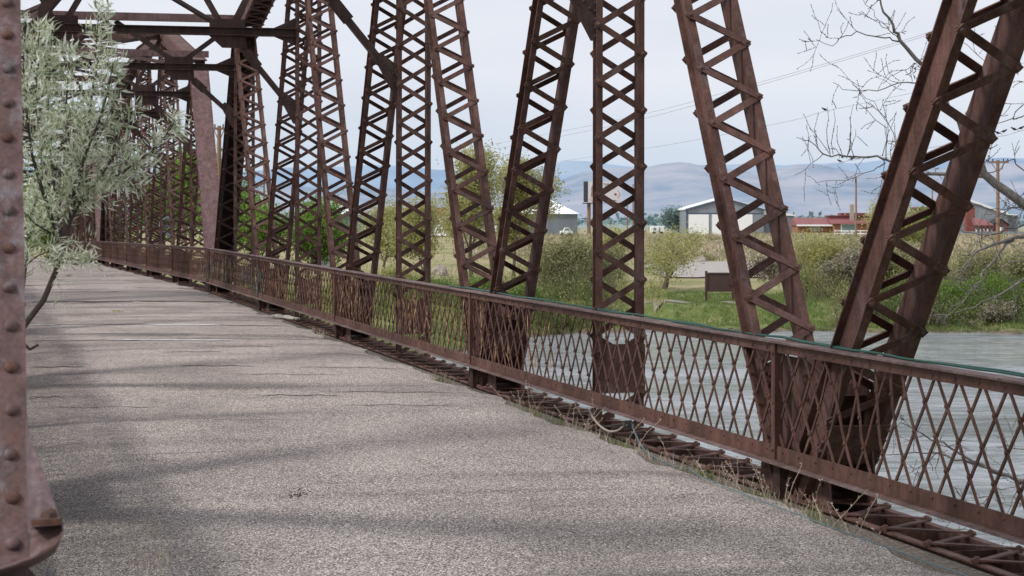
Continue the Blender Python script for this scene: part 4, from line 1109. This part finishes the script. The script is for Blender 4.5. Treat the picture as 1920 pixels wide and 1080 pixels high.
cp = [at(1183, 793, 16.9), at(1192, 815, 16.55), at(1204, 838, 16.2), at(1225, 856, 15.6), at(1262, 874, 15.0)]
for px, y in ((1300, 888), (1345, 908), (1400, 930), (1460, 952), (1520, 974), (1600, 1004), (1700, 1040), (1790, 1072), (1880, 1104)):
    z = (EYE - .07)*F/(y-HOR); cp.append(at(px, y, z))
sm = []
for i in range(len(cp)-1):
    p0 = cp[max(0, i-1)]; p1 = cp[i]; p2 = cp[i+1]; p3 = cp[min(len(cp)-1, i+2)]
    for q in range(5):
        t = q/5; sm.append(.5*((2*p1) + (p2-p0)*t + (2*p0-5*p1+4*p2-p3)*t*t + (-p0+3*p1-3*p2+p3)*t**3))
for p in sm[20:]: p.z = max(p.z, prof(p.y) + .010) if p.x < edge_x(p.y) else p.z
m = MB(); m.tube(sm[:22], .0065, 6); m.tube(sm[21:], .004, 5)
tag(m.build('hose', M['teal_pale'], smooth=True), 'pale teal hose dropping to the deck and trailing along the asphalt edge', 'hose')

# debris
m = MB(); rr = random.Random(8)
c = at(500, 597, 1); z = road_y(597); c = rdvec((508-960)/F*z, z, 0)
for i in range(5):
    a = rr.uniform(-.5, .5); p = Vector((4.62 + rr.uniform(-.12, .1), c.y + rr.uniform(-.6, .8), 0)); p.z = prof(p.y) + .03
    m.box(p, Vector((math.sin(a), math.cos(a), .02))*rr.uniform(.12, .3), Vector((math.cos(a), -math.sin(a), 0))*rr.uniform(.03, .06), Z*rr.uniform(.012, .02))
tag(m.build('debris', M['debris'], bevel=.004), 'broken pale plank pieces at the asphalt edge beside the chord', 'debris')
m = MB(); z = road_y(588); p = rdvec((220-960)/F*z, z, 0)
for i in range(26): m.leaf(Vector((p.x+rr.gauss(0, .05), p.y + rr.gauss(0, .12), prof(p.y)+.03)), Vector((rr.gauss(0,1), rr.gauss(0,1), .7)), .05, .018, rr.uniform(.2, .9))
tag(m.build('weed', M['yellowgreen']), 'tiny yellow-green weed in the middle of the roadway', 'plant')
m = MB(); z = road_y(930)
for i in range(30):
    p = rdvec((560 + rr.gauss(0, 9)-960)/F*z, z + rr.gauss(0, .1), 0); p.z = prof(p.y) + .016; m.dome(p, Z, rr.uniform(.003, .009), .008, 5)
tag(m.build('clod', M['sign_brown']), 'dark crumbled clod lying on the asphalt at lower left', 'clod')

# ------------------------------------------------------------------ buildings and far objects
def frame_at(px, z, h, rot=0.0):
    """axes: right-ish u, depth-ish v at that bearing, turned by rot"""
    o = ground_at(px, z, h); th = rot
    u = Vector((CS*math.cos(th) + SN*math.sin(th), -SN*math.cos(th) + CS*math.sin(th), 0)); v = Vector((-u.y, u.x, 0))
    return o, u, v
def fr_root(name, label, cat, px, z, h, rot, group=None):
    o, u, v = frame_at(px, z, h, rot); t = thing(name, label, cat, o, group); t.rotation_euler = (0, 0, math.atan2(u.y, u.x)); return t
BG = None
# big gabled shed (u right, v away)
zb = 450; hb = EYE + (HOR-441)/F*zb; s = zb/F
sh = fr_root('gabled_shed', 'large grey gabled shed with three white doors, behind the left-leaning diagonal', 'shed', 1287, zb, hb, 0.0)
Wd = (1432-1287)*s; He = (441-393)*s; Ha = (441-372)*s; Dp = 26.0; ov = 0
m = MB(); m.prism([(0, 0, 0), (Wd, 0, 0), (Wd, 0, He), (Wd*.5, 0, Ha), (0, 0, He)], Y*Dp); m.build('wall', M['shed_grey'], sh)
m = MB(); m.prism([(-.3, -.3, He-.05), (Wd*.5, -.3, Ha), (Wd*.5, -.3, Ha+.25), (-.3, -.3, He+.25)], Y*(Dp+.6)); m.prism([(Wd*.5, -.3, Ha), (Wd+.3, -.3, He-.05), (Wd+.3, -.3, He+.25), (Wd*.5, -.3, Ha+.25)], Y*(Dp+.6)); m.build('roof', M['roof_white'], sh)
m = MB(); m.prism([(-.35, -.34, He-.25), (Wd*.5, -.34, Ha-.2), (Wd*.5, -.34, Ha+.12), (-.35, -.34, He+.07)], -Y*.05); m.prism([(Wd*.5, -.34, Ha-.2), (Wd+.35, -.34, He-.25), (Wd+.35, -.34, He+.07), (Wd*.5, -.34, Ha+.12)], -Y*.05)
m.abox(-.1, .25, -.1, -.01, 0, He); m.abox(0, Wd, -.08, -.02, (441-401)*s, (441-399)*s); m.build('trim', M['blue_trim'], sh)
for (a, b) in ((1291, 1329), (1335, 1376), (1380, 1411)):
    m = MB(); m.abox((a-1287)*s, (b-1287)*s, -.12, -.03, .05, (441-402)*s); m.build('door', M['white'], sh)
m = MB(); m.prism([(Wd+.05, 1, 0), (Wd+.05, Dp, 0), (Wd+.05, Dp, He*.8), (Wd+.05, 1, He*.8)], X*6.5); m.build('lean_to', M['shed_dark'], sh)
m = MB(); m.prism([(Wd+.05, .8, He*.8), (Wd+6.8, .8, He*.66+.5), (Wd+6.8, .8, He*.66+.7), (Wd+.05, .8, He+.1)], Y*Dp); m.build('lean_to_roof', M['roof_white'], sh)
# grey shed with white hipped roof
zb = 430; s = zb/F; hb = EYE + (HOR-440)/F*zb
sh = fr_root('metal_shed', 'dark grey shed with pale hipped roof left of the billboard', 'shed', 1083, zb, hb, 0)
m = MB(); m.abox(-16, 0, 0, 12, 0, 39*s); m.build('wall', M['shed_dark'], sh)
m = MB(); m.abox(-17.5, -16.01, 1, 11, 0, 36*s); m.build('side_wall', M['white'], sh)
m = MB(); e = 39*s
for f in ([(-18, -.5, e), (.4, -.5, e), (-5, 6, e+26*s), (-13, 6, e+28*s)], [(.4, -.5, e), (.4, 12.5, e), (-5, 6, e+26*s)], [(.4, 12.5, e), (-18, 12.5, e), (-13, 6, e+28*s), (-5, 6, e+26*s)], [(-18, 12.5, e), (-18, -.5, e), (-13, 6, e+28*s)]): m.poly(f)
m.build('roof', M['roof_white'], sh)
# white roofed shed behind third post
zb = 420; s = zb/F; hb = EYE + (HOR-436)/F*zb
sh = fr_root('metal_shed', 'grey shed with broad white roof behind the third laced post', 'shed', 566, zb, hb, 0)
m = MB(); m.abox(0, 104*s, 0, 12, 0, 34*s); m.build('wall', M['shed_dark'], sh)
m = MB(); e = 34*s
for f in ([(-.6, -.6, e), (105*s, -.6, e), (80*s, 6, e+24*s), (14*s, 6, e+24*s)], [(105*s, -.6, e), (105*s, 12.6, e), (80*s, 6, e+24*s)], [(105*s, 12.6, e), (-.6, 12.6, e), (14*s, 6, e+24*s), (80*s, 6, e+24*s)], [(-.6, 12.6, e), (-.6, -.6, e), (14*s, 6, e+24*s)]): m.poly(f)
m.build('roof', M['roof_white'], sh)
# small grey hut
zb = 190; s = zb/F
sh = fr_root('grey_hut', 'small grey hut with thin white eave low behind the third post', 'hut', 585, zb, EYE + (HOR-508)/F*zb, 0)
m = MB(); m.abox(0, 38*s, 0, 3, 0, 44*s); m.build('wall', M['shed_grey'], sh); m = MB(); m.abox(-.15, 39*s+.1, -.2, 3.2, 44*s, 48*s); m.build('roof', M['roof_white'], sh)
# white building with orange band
zb = 400; s = zb/F; hb = EYE + (HOR-442)/F*zb
sh = fr_root('white_building', 'white flat building with an orange-red top band behind the second post', 'building', 740, zb, hb, 0)
m = MB(); m.abox(0, 96*s, 0, 10, 0, 36*s); m.build('wall', M['white'], sh)
m = MB(); m.abox(-4*s, 98*s, -.3, 10.3, 36*s, 53*s); m.build('parapet', M['brick'], sh)
m = MB(); m.abox(20*s, 34*s, -.06, -.01, 1, 20*s); m.abox(60*s, 70*s, -.06, -.01, 1, 20*s); m.build('window', M['window'], sh)
# low white trailer and car
def trailer(px, z, y, L, label):
    s = z/F; t = fr_root('trailer', label, 'trailer', px, z, EYE + (HOR-y)/F*z, 0)
    m = MB(); m.abox(0, L, 0, 2.4, .5, 1.9); m.build('box_body', M['white'], t, bevel=.08)
    for k in (.25, .8):
        m = MB(); 
        m.tube([(L*k, -.05, .4), (L*k, .2, .4)], .4, 12); m.build('wheel', M['dark'], t)
    m = MB(); m.abox(L*.2, L*.4, -.02, -.005, 1.0, 1.6); m.abox(L*.6, L*.7, -.02, -.005, .6, 1.7); m.build('window', M['window'], t)
trailer(1220, 480, 440.5, 3.1, 'low white trailer on the field left of the gabled shed')
t = fr_root('parked_car', 'white pickup parked before the dark grey shed left of the billboard', 'pickup', 1050, 405, EYE + (HOR-443.5)/F*405, 0); s = 1
m = MB(); m.prism([(0, 0, .45), (2.4, 0, .45), (2.4, 0, 1.05), (2.1, 0, 1.1), (1.7, 0, 1.65), (.9, 0, 1.68), (.6, 0, 1.1), (0, 0, 1.05)], Y*1.7); m.build('body', M['white'], t, bevel=.06)
m = MB(); m.prism([(1.62, -.01, 1.12), (1.95, -.01, 1.12), (1.66, -.01, 1.58), (.98, -.01, 1.6), (.78, -.01, 1.15)], -Y*.01); m.build('window', M['window'], t)
for k in (.45, 1.95):
    m = MB(); m.tube([(k, -.03, .38), (k, .2, .38)], .37, 12); m.build('wheel', M['dark'], t)
# red roofed buildings at the right
zb = 430; s = zb/F
def rb(px0, name, label, y0=437): return fr_root(name, label, 'building', px0, zb, EYE + (HOR-y0)/F*zb, 0)
t = rb(1496, 'red_roofed_house', 'low brick house with long red metal roof and pale eave')
m = MB(); m.abox(0, 66*s, 0, 9, 0, 16*s); m.build('wall', M['brick'], t)
m = MB(); m.prism([(-.3, -.8, 15*s), (-.3, 5, 29*s), (-.3, 10.5, 15*s), (-.3, 10.5, 14*s), (-.3, -.8, 14*s)], X*68*s); m.build('roof', M['red_roof'], t)
m = MB(); m.abox(-.35, 68*s, -.95, -.81, 13*s, 16*s); m.build('eave', M['white'], t)
m = MB(); m.abox(24*s, 42*s, -.05, -.01, 3*s, 14*s); m.build('window', M['debris'], t)
t = rb(1560, 'red_roofed_house', 'brick house with red upper storey, tall chimney and big green window')
m = MB(); m.abox(0, 74*s, -1, 9, 0, 20*s); m.build('wall', M['brick'], t)
m = MB(); m.abox(0, 74*s, 3, 8, 20*s, 32*s); m.abox(22*s, 72*s, 4, 8, 32*s, 38*s); m.build('upper_wall', M['red_wall'], t)
m = MB(); m.prism([(-.4, -1.6, 18*s), (-.4, 3, 27*s), (-.4, 3, 24*s), (-.4, -1.6, 17*s)], X*78*s); m.abox(-.3, 75*s, 2.8, 8.3, 32*s, 33.5*s); m.build('roof', M['red_roof'], t)
m = MB(); m.abox(36*s, 43*s, 1, 2, 20*s, 54*s); ch = m.build('chimney', M['boulder'], t)
m = MB(); m.abox(17*s, 42*s, -1.08, -1.01, 3*s, 16*s); m.build('window', M['window'], t); m = MB(); m.abox(15*s, 44*s, -1.06, -1.005, 1.5*s, 17*s); m.build('window_frame', M['white'], t)
# picture fence in front
m = MB()
for i in range(9): m.abox(i*1.6-.05, i*1.6+.05, -.05, .05, 0, 1.15)
m.abox(0, 12.8, -.08, -.03, .95, 1.1); m.abox(0, 12.8, -.08, -.03, .45, .6)
t = fr_root('white_fence', 'low white rail fence in front of the brick house with chimney', 'fence', 1565, 395, EYE + (HOR-443)/F*395, 0); m.build('rails', M['white'], t)
t = rb(1722, 'red_roofed_house', 'red building with white lettering band seen through the diagonal lacing')
m = MB(); m.prism([(0, 0, 0), (58*s, 0, 0), (58*s, 0, 22*s), (30*s, 0, 46*s), (0, 0, 46*s)], Y*8); m.build('wall', M['red_wall'], t)
m = MB(); m.prism([(-.3, -.4, 46*s), (30*s, -.4, 46*s), (60*s, -.4, 20*s), (60*s, -.4, 22.5*s), (30*s, -.4, 49*s), (-.3, -.4, 49*s)], Y*9); m.build('roof', M['red_roof'], t)
m = MB()
for i in range(9): m.abox((4+2.5*i)*s, (5.6+2.5*i)*s, -.08, -.02, (37 + .6*(i % 2))*s, 41*s)
m.build('lettering', M['white'], t)
# silo
t = rb(1808, 'red_silo', 'tall narrow red brick tower with a small cap beside the grey shed')
m = MB(); m.abox(0, 16*s, -2, 0, 0, 48*s); m.build('tower_wall', M['red_bright'], t); m = MB(); m.abox(5*s, 10*s, -1.5, -.5, 48*s, 56*s); m.build('cap', M['red_roof'], t); m = MB(); m.abox(-.1, 17*s, -2.1, .1, 46.5*s, 48.4*s); m.build('cornice', M['red_bright'], t)
# grey large shed at right, gable falling to the right
t = fr_root('gabled_shed', 'large grey shed with pale sloping roof at the right edge behind branches', 'shed', 1812, 440, EYE + (HOR-434)/F*440, 0); s = 440/F
m = MB(); m.prism([(-20*s, 0, 0), (77*s, 0, 0), (77*s, 0, 32*s), (0, 0, 62*s), (-20*s, 0, 55*s)], Y*14); m.build('wall', M['shed_grey'], t)
m = MB(); m.prism([(-1, -.4, 61*s), (78*s, -.4, 31*s), (78*s, -.4, 35*s), (-1, -.4, 66*s)], Y*15); m.build('roof', M['roof_white'], t)
m = MB(); m.abox(77*s+.01, 99*s, 1, 14, 0, 31*s); m.build('annex_wall', M['shed_dark'], t); m = MB(); m.prism([(76*s, .7, 31*s), (99.5*s, .7, 30*s), (99.5*s, .7, 31.5*s), (76*s, .7, 33*s)], Y*14); m.build('annex_roof', M['roof_white'], t)
# small red barn
s = 425/F
t = fr_root('red_barn', 'small dark red barn with a steep gable right of the tower', 'barn', 1862, 425, EYE + (HOR-435)/F*425, 0)
m = MB(); m.prism([(0, 0, 0), (28*s, 0, 0), (28*s, 0, 13*s), (15*s, 0, 24*s), (0, 0, 13*s)], Y*6); m.build('wall', M['red_wall'], t)
m = MB(); m.prism([(-.3, -.4, 12*s), (15*s, -.4, 24*s), (15*s, -.4, 25.5*s), (-.3, -.4, 14*s)], Y*7); m.prism([(15*s, -.4, 24*s), (30*s, -.4, 12*s), (30*s, -.4, 14*s), (15*s, -.4, 25.5*s)], Y*7); m.build('roof', M['dark'], t)
m = MB(); m.abox(11*s, 18*s, -.06, -.01, 2*s, 9*s); m.build('door', M['white'], t)
t = fr_root('red_barn', 'low dark red barn with a pinkish roof between tower and small barn', 'barn', 1826, 424, EYE + (HOR-435)/F*424, 0)
m = MB(); m.abox(0, 36*s, 0, 6, 0, 12*s); m.build('wall', M['red_wall'], t)
m = MB(); m.prism([(-.3, -.6, 11.5*s), (36*s, -.6, 11.5*s), (26*s, 3, 22*s), (2*s, 3, 25*s)], Z*.2); m.build('roof', M['red_roof'], t)
m = MB()
for i in range(5): m.abox((3+7*i)*s, (6+7*i)*s, -.06, -.01, 1*s, 6*s)
m.build('window', M['white'], t)
# guard rail near them
m = MB()
for i in range(14): m.abox(i*2-.06, i*2+.06, 0, .12, 0, .9)
m.abox(0, 26, -.06, -.01, .55, .95)
t = fr_root('guard_rail', 'pale metal guard rail on the road before the red barns', 'guard rail', 1790, 380, EYE + (HOR-444)/F*380, 0); m.build('rail', M['shed_grey'], t)

# billboard
zb = 430; s = zb/F
t = fr_root('billboard', 'two-sided billboard with a portrait of a woman on a single brown pole', 'billboard', 1103, zb, EYE + (HOR-450)/F*zb, 0)
hb0 = (450-380)*s; ht = (450-340)*s; W1 = (1165-1103)*s
m = MB(); m.tube([(1.5*s, .9, -.6), (1.5*s, .9, hb0)], .38, 12); m.build('pole', M['wood'], t)
m = MB(); m.abox(0, W1, 0, .35, hb0+.1, ht); m.build('panel', plain('pale_poster', (.66,.64,.68), .6, .06, .2), t)
m = MB(); m.prism([(-.05, .1, hb0+.1), (-.9, 1.2, hb0+.1), (-.9, 1.2, ht), (-.05, .1, ht)], Y*.3); m.build('back_panel', M['dark'], t)
m = MB(); m.abox(-5*s-.6, 12*s, -.5, 1.5, hb0-.25, hb0-.05); m.abox(12*s, 74*s, -.4, -.25, hb0-.1, hb0+.0); m.abox(55*s, 68*s, -.7, -.1, hb0-.3, hb0-.12); m.build('catwalk', M['sign_brown'], t)
m = MB(); 
def disc(m, cx, cz, rx, rz, y, n=18): m.poly([(cx + rx*math.cos(a*2*PI/n), y, cz + rz*math.sin(a*2*PI/n)) for a in range(n)])
disc(m, 12*s, hb0+24*s, 6.5*s, 12*s, -.06); disc(m, 8.5*s, hb0+14*s, 3.5*s, 9*s, -.061); disc(m, 17*s, hb0+16*s, 4*s, 9*s, -.062); m.build('poster_hair', plain('brown_print', (.32,.22,.18), .6, .3, 2), t)
m = MB(); disc(m, 12.5*s, hb0+23*s, 4.3*s, 8*s, -.09); m.poly([(10*s, -.091, hb0+8*s), (15*s, -.091, hb0+8*s), (14.5*s, -.091, hb0+17*s), (10.8*s, -.091, hb0+17*s)]); disc(m, 12*s, hb0+7*s, 8.5*s, 5.5*s, -.092); m.build('poster_face', plain('skin_print', (.62,.46,.42), .6, .12, 2), t)
m = MB()
for a in (-1, 1): disc(m, (12.5+a*1.8)*s, hb0+24.5*s, .9*s, .45*s, -.12, 8)
disc(m, 12.5*s, hb0+18.4*s, 1.4*s, .5*s, -.12, 8); disc(m, 12.5*s, hb0+21.3*s, .5*s, .9*s, -.12, 8); m.build('poster_features', plain('dark_print', (.25,.12,.11), .6, .2, 2), t)
def text(body, parent, name, loc, size, mat, rotx=PI/2):
    cu = bpy.data.curves.new(name, 'FONT'); cu.body = body; cu.size = size; cu.extrude = .004
    o = bpy.data.objects.new(name, cu); col.objects.link(o); o.parent = parent; o.location = loc; o.rotation_euler = (rotx, 0, 0); cu.materials.append(mat)
    bpy.context.view_layer.update(); me = bpy.data.meshes.new_from_object(o.evaluated_get(bpy.context.evaluated_depsgraph_get())); bpy.data.objects.remove(o)
    o2 = bpy.data.objects.new(name, me); col.objects.link(o2); o2.parent = parent; o2.location = loc; o2.rotation_euler = (rotx, 0, 0)
    if not me.materials: me.materials.append(mat)
    return o2
text('THE PATIO', t, 'lettering', (28*s, -.03, hb0+32*s), 6.0*s, M['dark']); text('ROOMS', t, 'lettering', (32*s, -.03, hb0+26.5*s), 5.0*s, M['dark'])
m = MB(); 
for k in range(14):
    a = -1.2 + k*.17; m.bar((52*s+7*s*math.cos(a), -.03, hb0+16*s+7*s*math.sin(a)), (52*s+7*s*math.cos(a+.17), -.03, hb0+16*s+7*s*math.sin(a+.17)), .08, .01, Vector((math.cos(a), 0, math.sin(a))))
disc(m, 51*s, hb0+15.5*s, 2.6*s, 2.2*s, -.03, 10); m.build('poster_emblem', M['red_bright'], t)
m = MB(); m.abox(36*s, 53*s, -.03, -.01, hb0+3.4*s, hb0+4.6*s); m.build('poster_footer', M['dark'], t)

# information board
z = 117.5; s = z/F
t = fr_root('information_board', 'brown information board on two posts standing on the grass bank', 'sign', 1322, z, gz(1345, z) - .05, 0); hB = t.location.z; s_b = EYE + (HOR-566)/F*z
t.location.z = EYE + (HOR-566)/F*z
m = MB(); m.abox(0, .13, -.06, .07, -.5, 58*s); m.build('post', M['sign_brown'], t); m = MB(); m.abox(50*s, 50*s+.13, -.06, .07, -.5, 56*s); m.build('post', M['sign_brown'], t)
m = MB(); m.abox(.13, 50*s, -.02, .04, 20*s, 54*s); m.build('board', M['sign_brown'], t)
m = MB(); m.abox(.131, 50*s-.001, -.05, -.0205, 52*s, 55*s); m.abox(.131, 50*s-.001, -.04, -.0205, 19*s, 20.5*s); m.build('frame', M['sign_brown'], t)
# boulders, logs
def boulder(px, z, w_, h_, label, y=None):
    rr = random.Random(px); p = put(px, z)
    if y: p.z = EYE + (HOR-y)/F*z
    me = MB(); n = 14; k = 7
    for j in range(k+1):
        for i in range(n):
            th = PI*j/k*.55; a = 2*PI*i/n; q = 1 + .14*math.sin(3*a+j) + rr.uniform(-.09, .09)
            me.v.append((w_/2*math.sin(th)*1.15*q*math.cos(a), w_*.36*math.sin(th)*q*math.sin(a), h_*(math.cos(th)-.05) * (1 + .1*rr.uniform(-1, 1))))
    for j in range(k):
        for i in range(n): me.f.append((j*n+i, j*n+(i+1) % n, (j+1)*n+(i+1) % n, (j+1)*n+i)); me.m.append(0); me.a.append(0)
    o = me.build('boulder', M['boulder'], smooth=False); o.location = p; o.rotation_euler = (0, 0, -YAW); tag(o, label, 'boulder', 'boulders on the far bank')
boulder(1312, 232, 1.5, .75, 'tan boulder behind the pale logs at the edge of the gravel lot', 492)
boulder(826, 172, 1.15, .9, 'white boulder just right of the second laced post', 516)
boulder(752, 172, .9, .6, 'small white boulder left of the second laced post', 508)
boulder(1548, 232, 1.4, .8, 'pale boulder behind the willow shrub right of the diagonal', 494)
for px, lab in ((1292, 'pale log curb on the lot, left piece below the boulder'), (1312, 'pale log curb on the lot, right piece below the boulder')):
    m = MB(); m.tube([(0, 0, .2), (1.15, .02, .2)], .15, 8); o = m.build('log_curb', M['debris']); o.location = ground_at(px, 229, EYE + (HOR-494)/F*229 - .15); o.rotation_euler = (0, 0, -YAW); tag(o, lab, 'log', 'log curbs')
# driftwood
m = MB(); rr = random.Random(6)
b = put(1775, 107.6)
m.tube([Vector((0, 0, -.1)), Vector((-.35, .2, .5)), Vector((-.8, .5, 1.0))], [.13, .10, .05], 7)
for i in range(26):
    a = Vector((rr.uniform(-2.6, -.2), rr.uniform(.0, .8), rr.uniform(.5, 1.3))); m.tube([a, a + Vector((rr.gauss(-.1, .2), -.1, -.4)), a + Vector((rr.gauss(-.2, .5), -.2, -1.0))], [.03, .02, .01], 4)
o = m.build('driftwood', M['driftwood']); o.location = b; tag(o, 'bleached driftwood snag and roots at the water edge right of the diagonal', 'driftwood')
m = MB(); m.tube([(0, 0, 0), (.7, .05, .1), (1.5, 0, .02), (2.3, .1, .08)], [.07, .06, .05, .02], 6); m.tube([(.7, .05, .1), (.9, .1, .35)], [.03, .01], 4)
o = m.build('fallen_branch', M['bark']); o.location = put(1250, 133); o.location.z = EYE + (HOR-551)/F*133; tag(o, 'dark fallen branch on the grass left of the information board', 'branch')
# poles and wires
def pole(px, z, ytop, ybot, r, label, arm=None, back=.0):
    p = ground_at(px, z, EYE + (HOR-ybot)/F*z - .3); H = (ybot-ytop)/F*z + .3
    t = thing('utility_pole', label, 'utility pole', p, 'utility poles'); t.rotation_euler = (0, 0, -YAW)
    m = MB(); m.tube([(0, 0, 0), (0, 0, H)], [r, r*.75], 8); m.build('shaft', M['wood'], t)
    if arm:
        m = MB(); m.abox(-arm, arm, -.12, -.02, H-.25, H-.10); m.bar((-arm*.6, -.05, H-.25), (0, -.05, H-1.0), .05, .05, X); m.bar((arm*.6, -.05, H-.25), (0, -.05, H-1.0), .05, .05, X); m.build('crossarm', M['wood'], t)
        for k in (-.9, -.5, .5, .9): m = MB(); m.tube([(arm*k, -.07, H-.10), (arm*k, -.07, H+.1)], .045, 6); m.build('insulator', M['dark'], t)
    return t
pole(1605, 380, 332, 440, .20, 'plain pole rising beside the chimney of the brick house')
pole(1871, 170, 300, 478, .17, 'tall brown pole with a crossarm behind the bare branches', arm=.85)
pole(1748, 420, 350, 436, .16, 'thin dark pole seen between the lacing of the dark diagonal')
pole(1187, 420, 345, 440, .16, 'dark pole seen through the first laced post, right of the billboard')
pole(1176, 425, 374, 440, .14, 'short dark pole just right of the billboard')
pole(411, 130, 236, 500, .16, 'grey pole between the pink end post and dark end post', arm=.5)
pole(495, 260, 300, 460, .16, 'slim pole behind the short left-leaning diagonal beside the dark end post', arm=.5)
pole(1374, 452, 383, 441, .14, 'slim pole in front of the gabled shed')
def wire(pts, label, r=.012):
    P3 = [at(*p) for p in pts]; o = MB(); out = []
    for i in range(len(P3)-1):
        p0 = P3[max(0, i-1)]; p1 = P3[i]; p2 = P3[i+1]; p3 = P3[min(len(P3)-1, i+2)]
        for q in range(8):
            t = q/8; out.append(.5*((2*p1) + (p2-p0)*t + (2*p0-5*p1+4*p2-p3)*t*t + (-p0+3*p1-3*p2+p3)*t**3))
    out.append(P3[-1]); o.tube(out, r, 4); tag(o.build('power_line', M['wire']), label, 'power line', 'power lines')
wire([(2300, -110, 70), (1920, 12, 80), (1750, 58, 86), (1690, 77, 88), (1440, 150, 100), (1180, 220, 118), (860, 283, 150)], 'uppermost power line crossing the sky at right')
wire([(2300, -102, 69), (1920, 18, 79), (1750, 63, 85), (1690, 81, 87), (1440, 155, 99), (1180, 229, 117), (860, 292, 149)], 'power line close beneath the uppermost one')
wire([(2300, 60, 70), (1920, 118, 80), (1750, 165, 86), (1546, 209, 92), (1480, 227, 97), (1250, 272, 110), (1000, 310, 140)], 'lower power line with one bird perched on it')
wire([(2300, 140, 72), (1920, 244, 82), (1860, 258, 84), (1600, 300, 95), (1540, 312, 98), (1300, 330, 120)], 'lowest power line with a row of birds at right')
BGp = 'birds on the wires and branches'
def bird(px, y, z, label, s=1.0, fl=False):
    t = thing('bird', label, 'bird', at(px, y, z), BGp); d = 1 if not fl else -1
    m = MB(); L = .065*s
    # body as stacked rings from beak side to tail
    prof_ = [(-.9, .05, .25), (-.6, .28, .16), (-.2, .42, .0), (.25, .36, -.1), (.7, .16, -.22), (1.0, .08, -.3)]
    pts = [Vector((q[0]*L*d, 0, q[2]*L + .06*s)) for q in prof_]; m.tube(pts, [q[1]*L for q in prof_], 8)
    m.tube([pts[-1], pts[-1] + Vector((L*.8*d, 0, -L*.45))], [L*.1, L*.05], 4)
    hd = pts[0] + Vector((-.05*L*d, 0, .12*L)); m.dome(hd, Z, L*.3, L*.3, 10); m.dome(hd, -Z, L*.3, L*.22, 10)
    m.tube([hd + Vector((-.2*L*d, 0, 0)), hd + Vector((-.55*L*d, 0, -.04*L))], [L*.08, L*.01], 4)
    m.tube([Vector((0, 0, 0)), Vector((0, 0, .05*s))], .004, 4)
    m.build('body', M['bird'], t, smooth=True)
bird(1547, 210, 92, 'lone bird on the lower wire left of the dark diagonal', 1.9)
bird(1575, 306, 94, 'bird on the lowest wire, left of two under the branch', 1.7); bird(1597, 302, 94, 'bird on the lowest wire, right of two under the branch', 1.8, True)
bird(1871, 254, 83, 'first bird from the left in the row at the right edge', 1.8); bird(1882, 251, 83, 'second bird from the left in the row at the right edge', 1.8, True); bird(1902, 247, 82, 'third bird from the left in the row at the right edge', 1.8); bird(1914, 245, 82, 'fourth bird in the row, at the very right edge', 1.8, True)

# battered metal sign caught in the middle span truss
t = thing('battered_sign', 'bent metal sign with worn letters hanging in the middle span lattice', 'sign', at(302, 430, 63))
s = 63/F
m = MB(); m.prism([(0, 0, -2*s), (20*s, 0, 6*s), (21*s, 0, 11*s), (1*s, 0, 5*s)], Y*.01); pl_ = m.build('plate', M['shed_grey'], t)
o = text('WIEN', t, 'lettering', (1.5*s, -.012, -.5*s), 6*s, M['dark']); o.rotation_euler = (PI/2, -.35, 0)
m = MB(); m.tube([Vector((-1*s, 0, 4*s)), Vector((0, .1, 12*s)), Vector((5*s, .1, 20*s)), Vector((12*s, .1, 23*s)), Vector((17*s, .1, 18*s))], .05, 6); m.tube([Vector((6*s, 0, -3*s)), Vector((13*s, .0, -9*s)), Vector((22*s, 0, -16*s)), Vector((28*s, 0, -14*s))], .05, 6); m.build('bent_tube', M['shed_grey'], t)

# concrete piers between the spans
for yb, lab in ((48.2, 'concrete pier under the joint of the first and second spans'), (92.7, 'concrete pier under the joint of the second and third spans')):
    m = MB(); m.prism([(XL-.8, 0, 0), (XT+.8, 0, 0), (XT+1.1, 0, -4.2), (XL-1.1, 0, -4.2)], Y*1.3); m.abox(XL-1, XT+1, -.15, 1.45, 0, .25)
    o = m.build('concrete_pier', M['concrete'], bevel=.04); o.location = (-.0033*max(0, yb-48.4), yb-.65, prof(yb)-.75); tag(o, lab, 'pier', 'bridge piers')
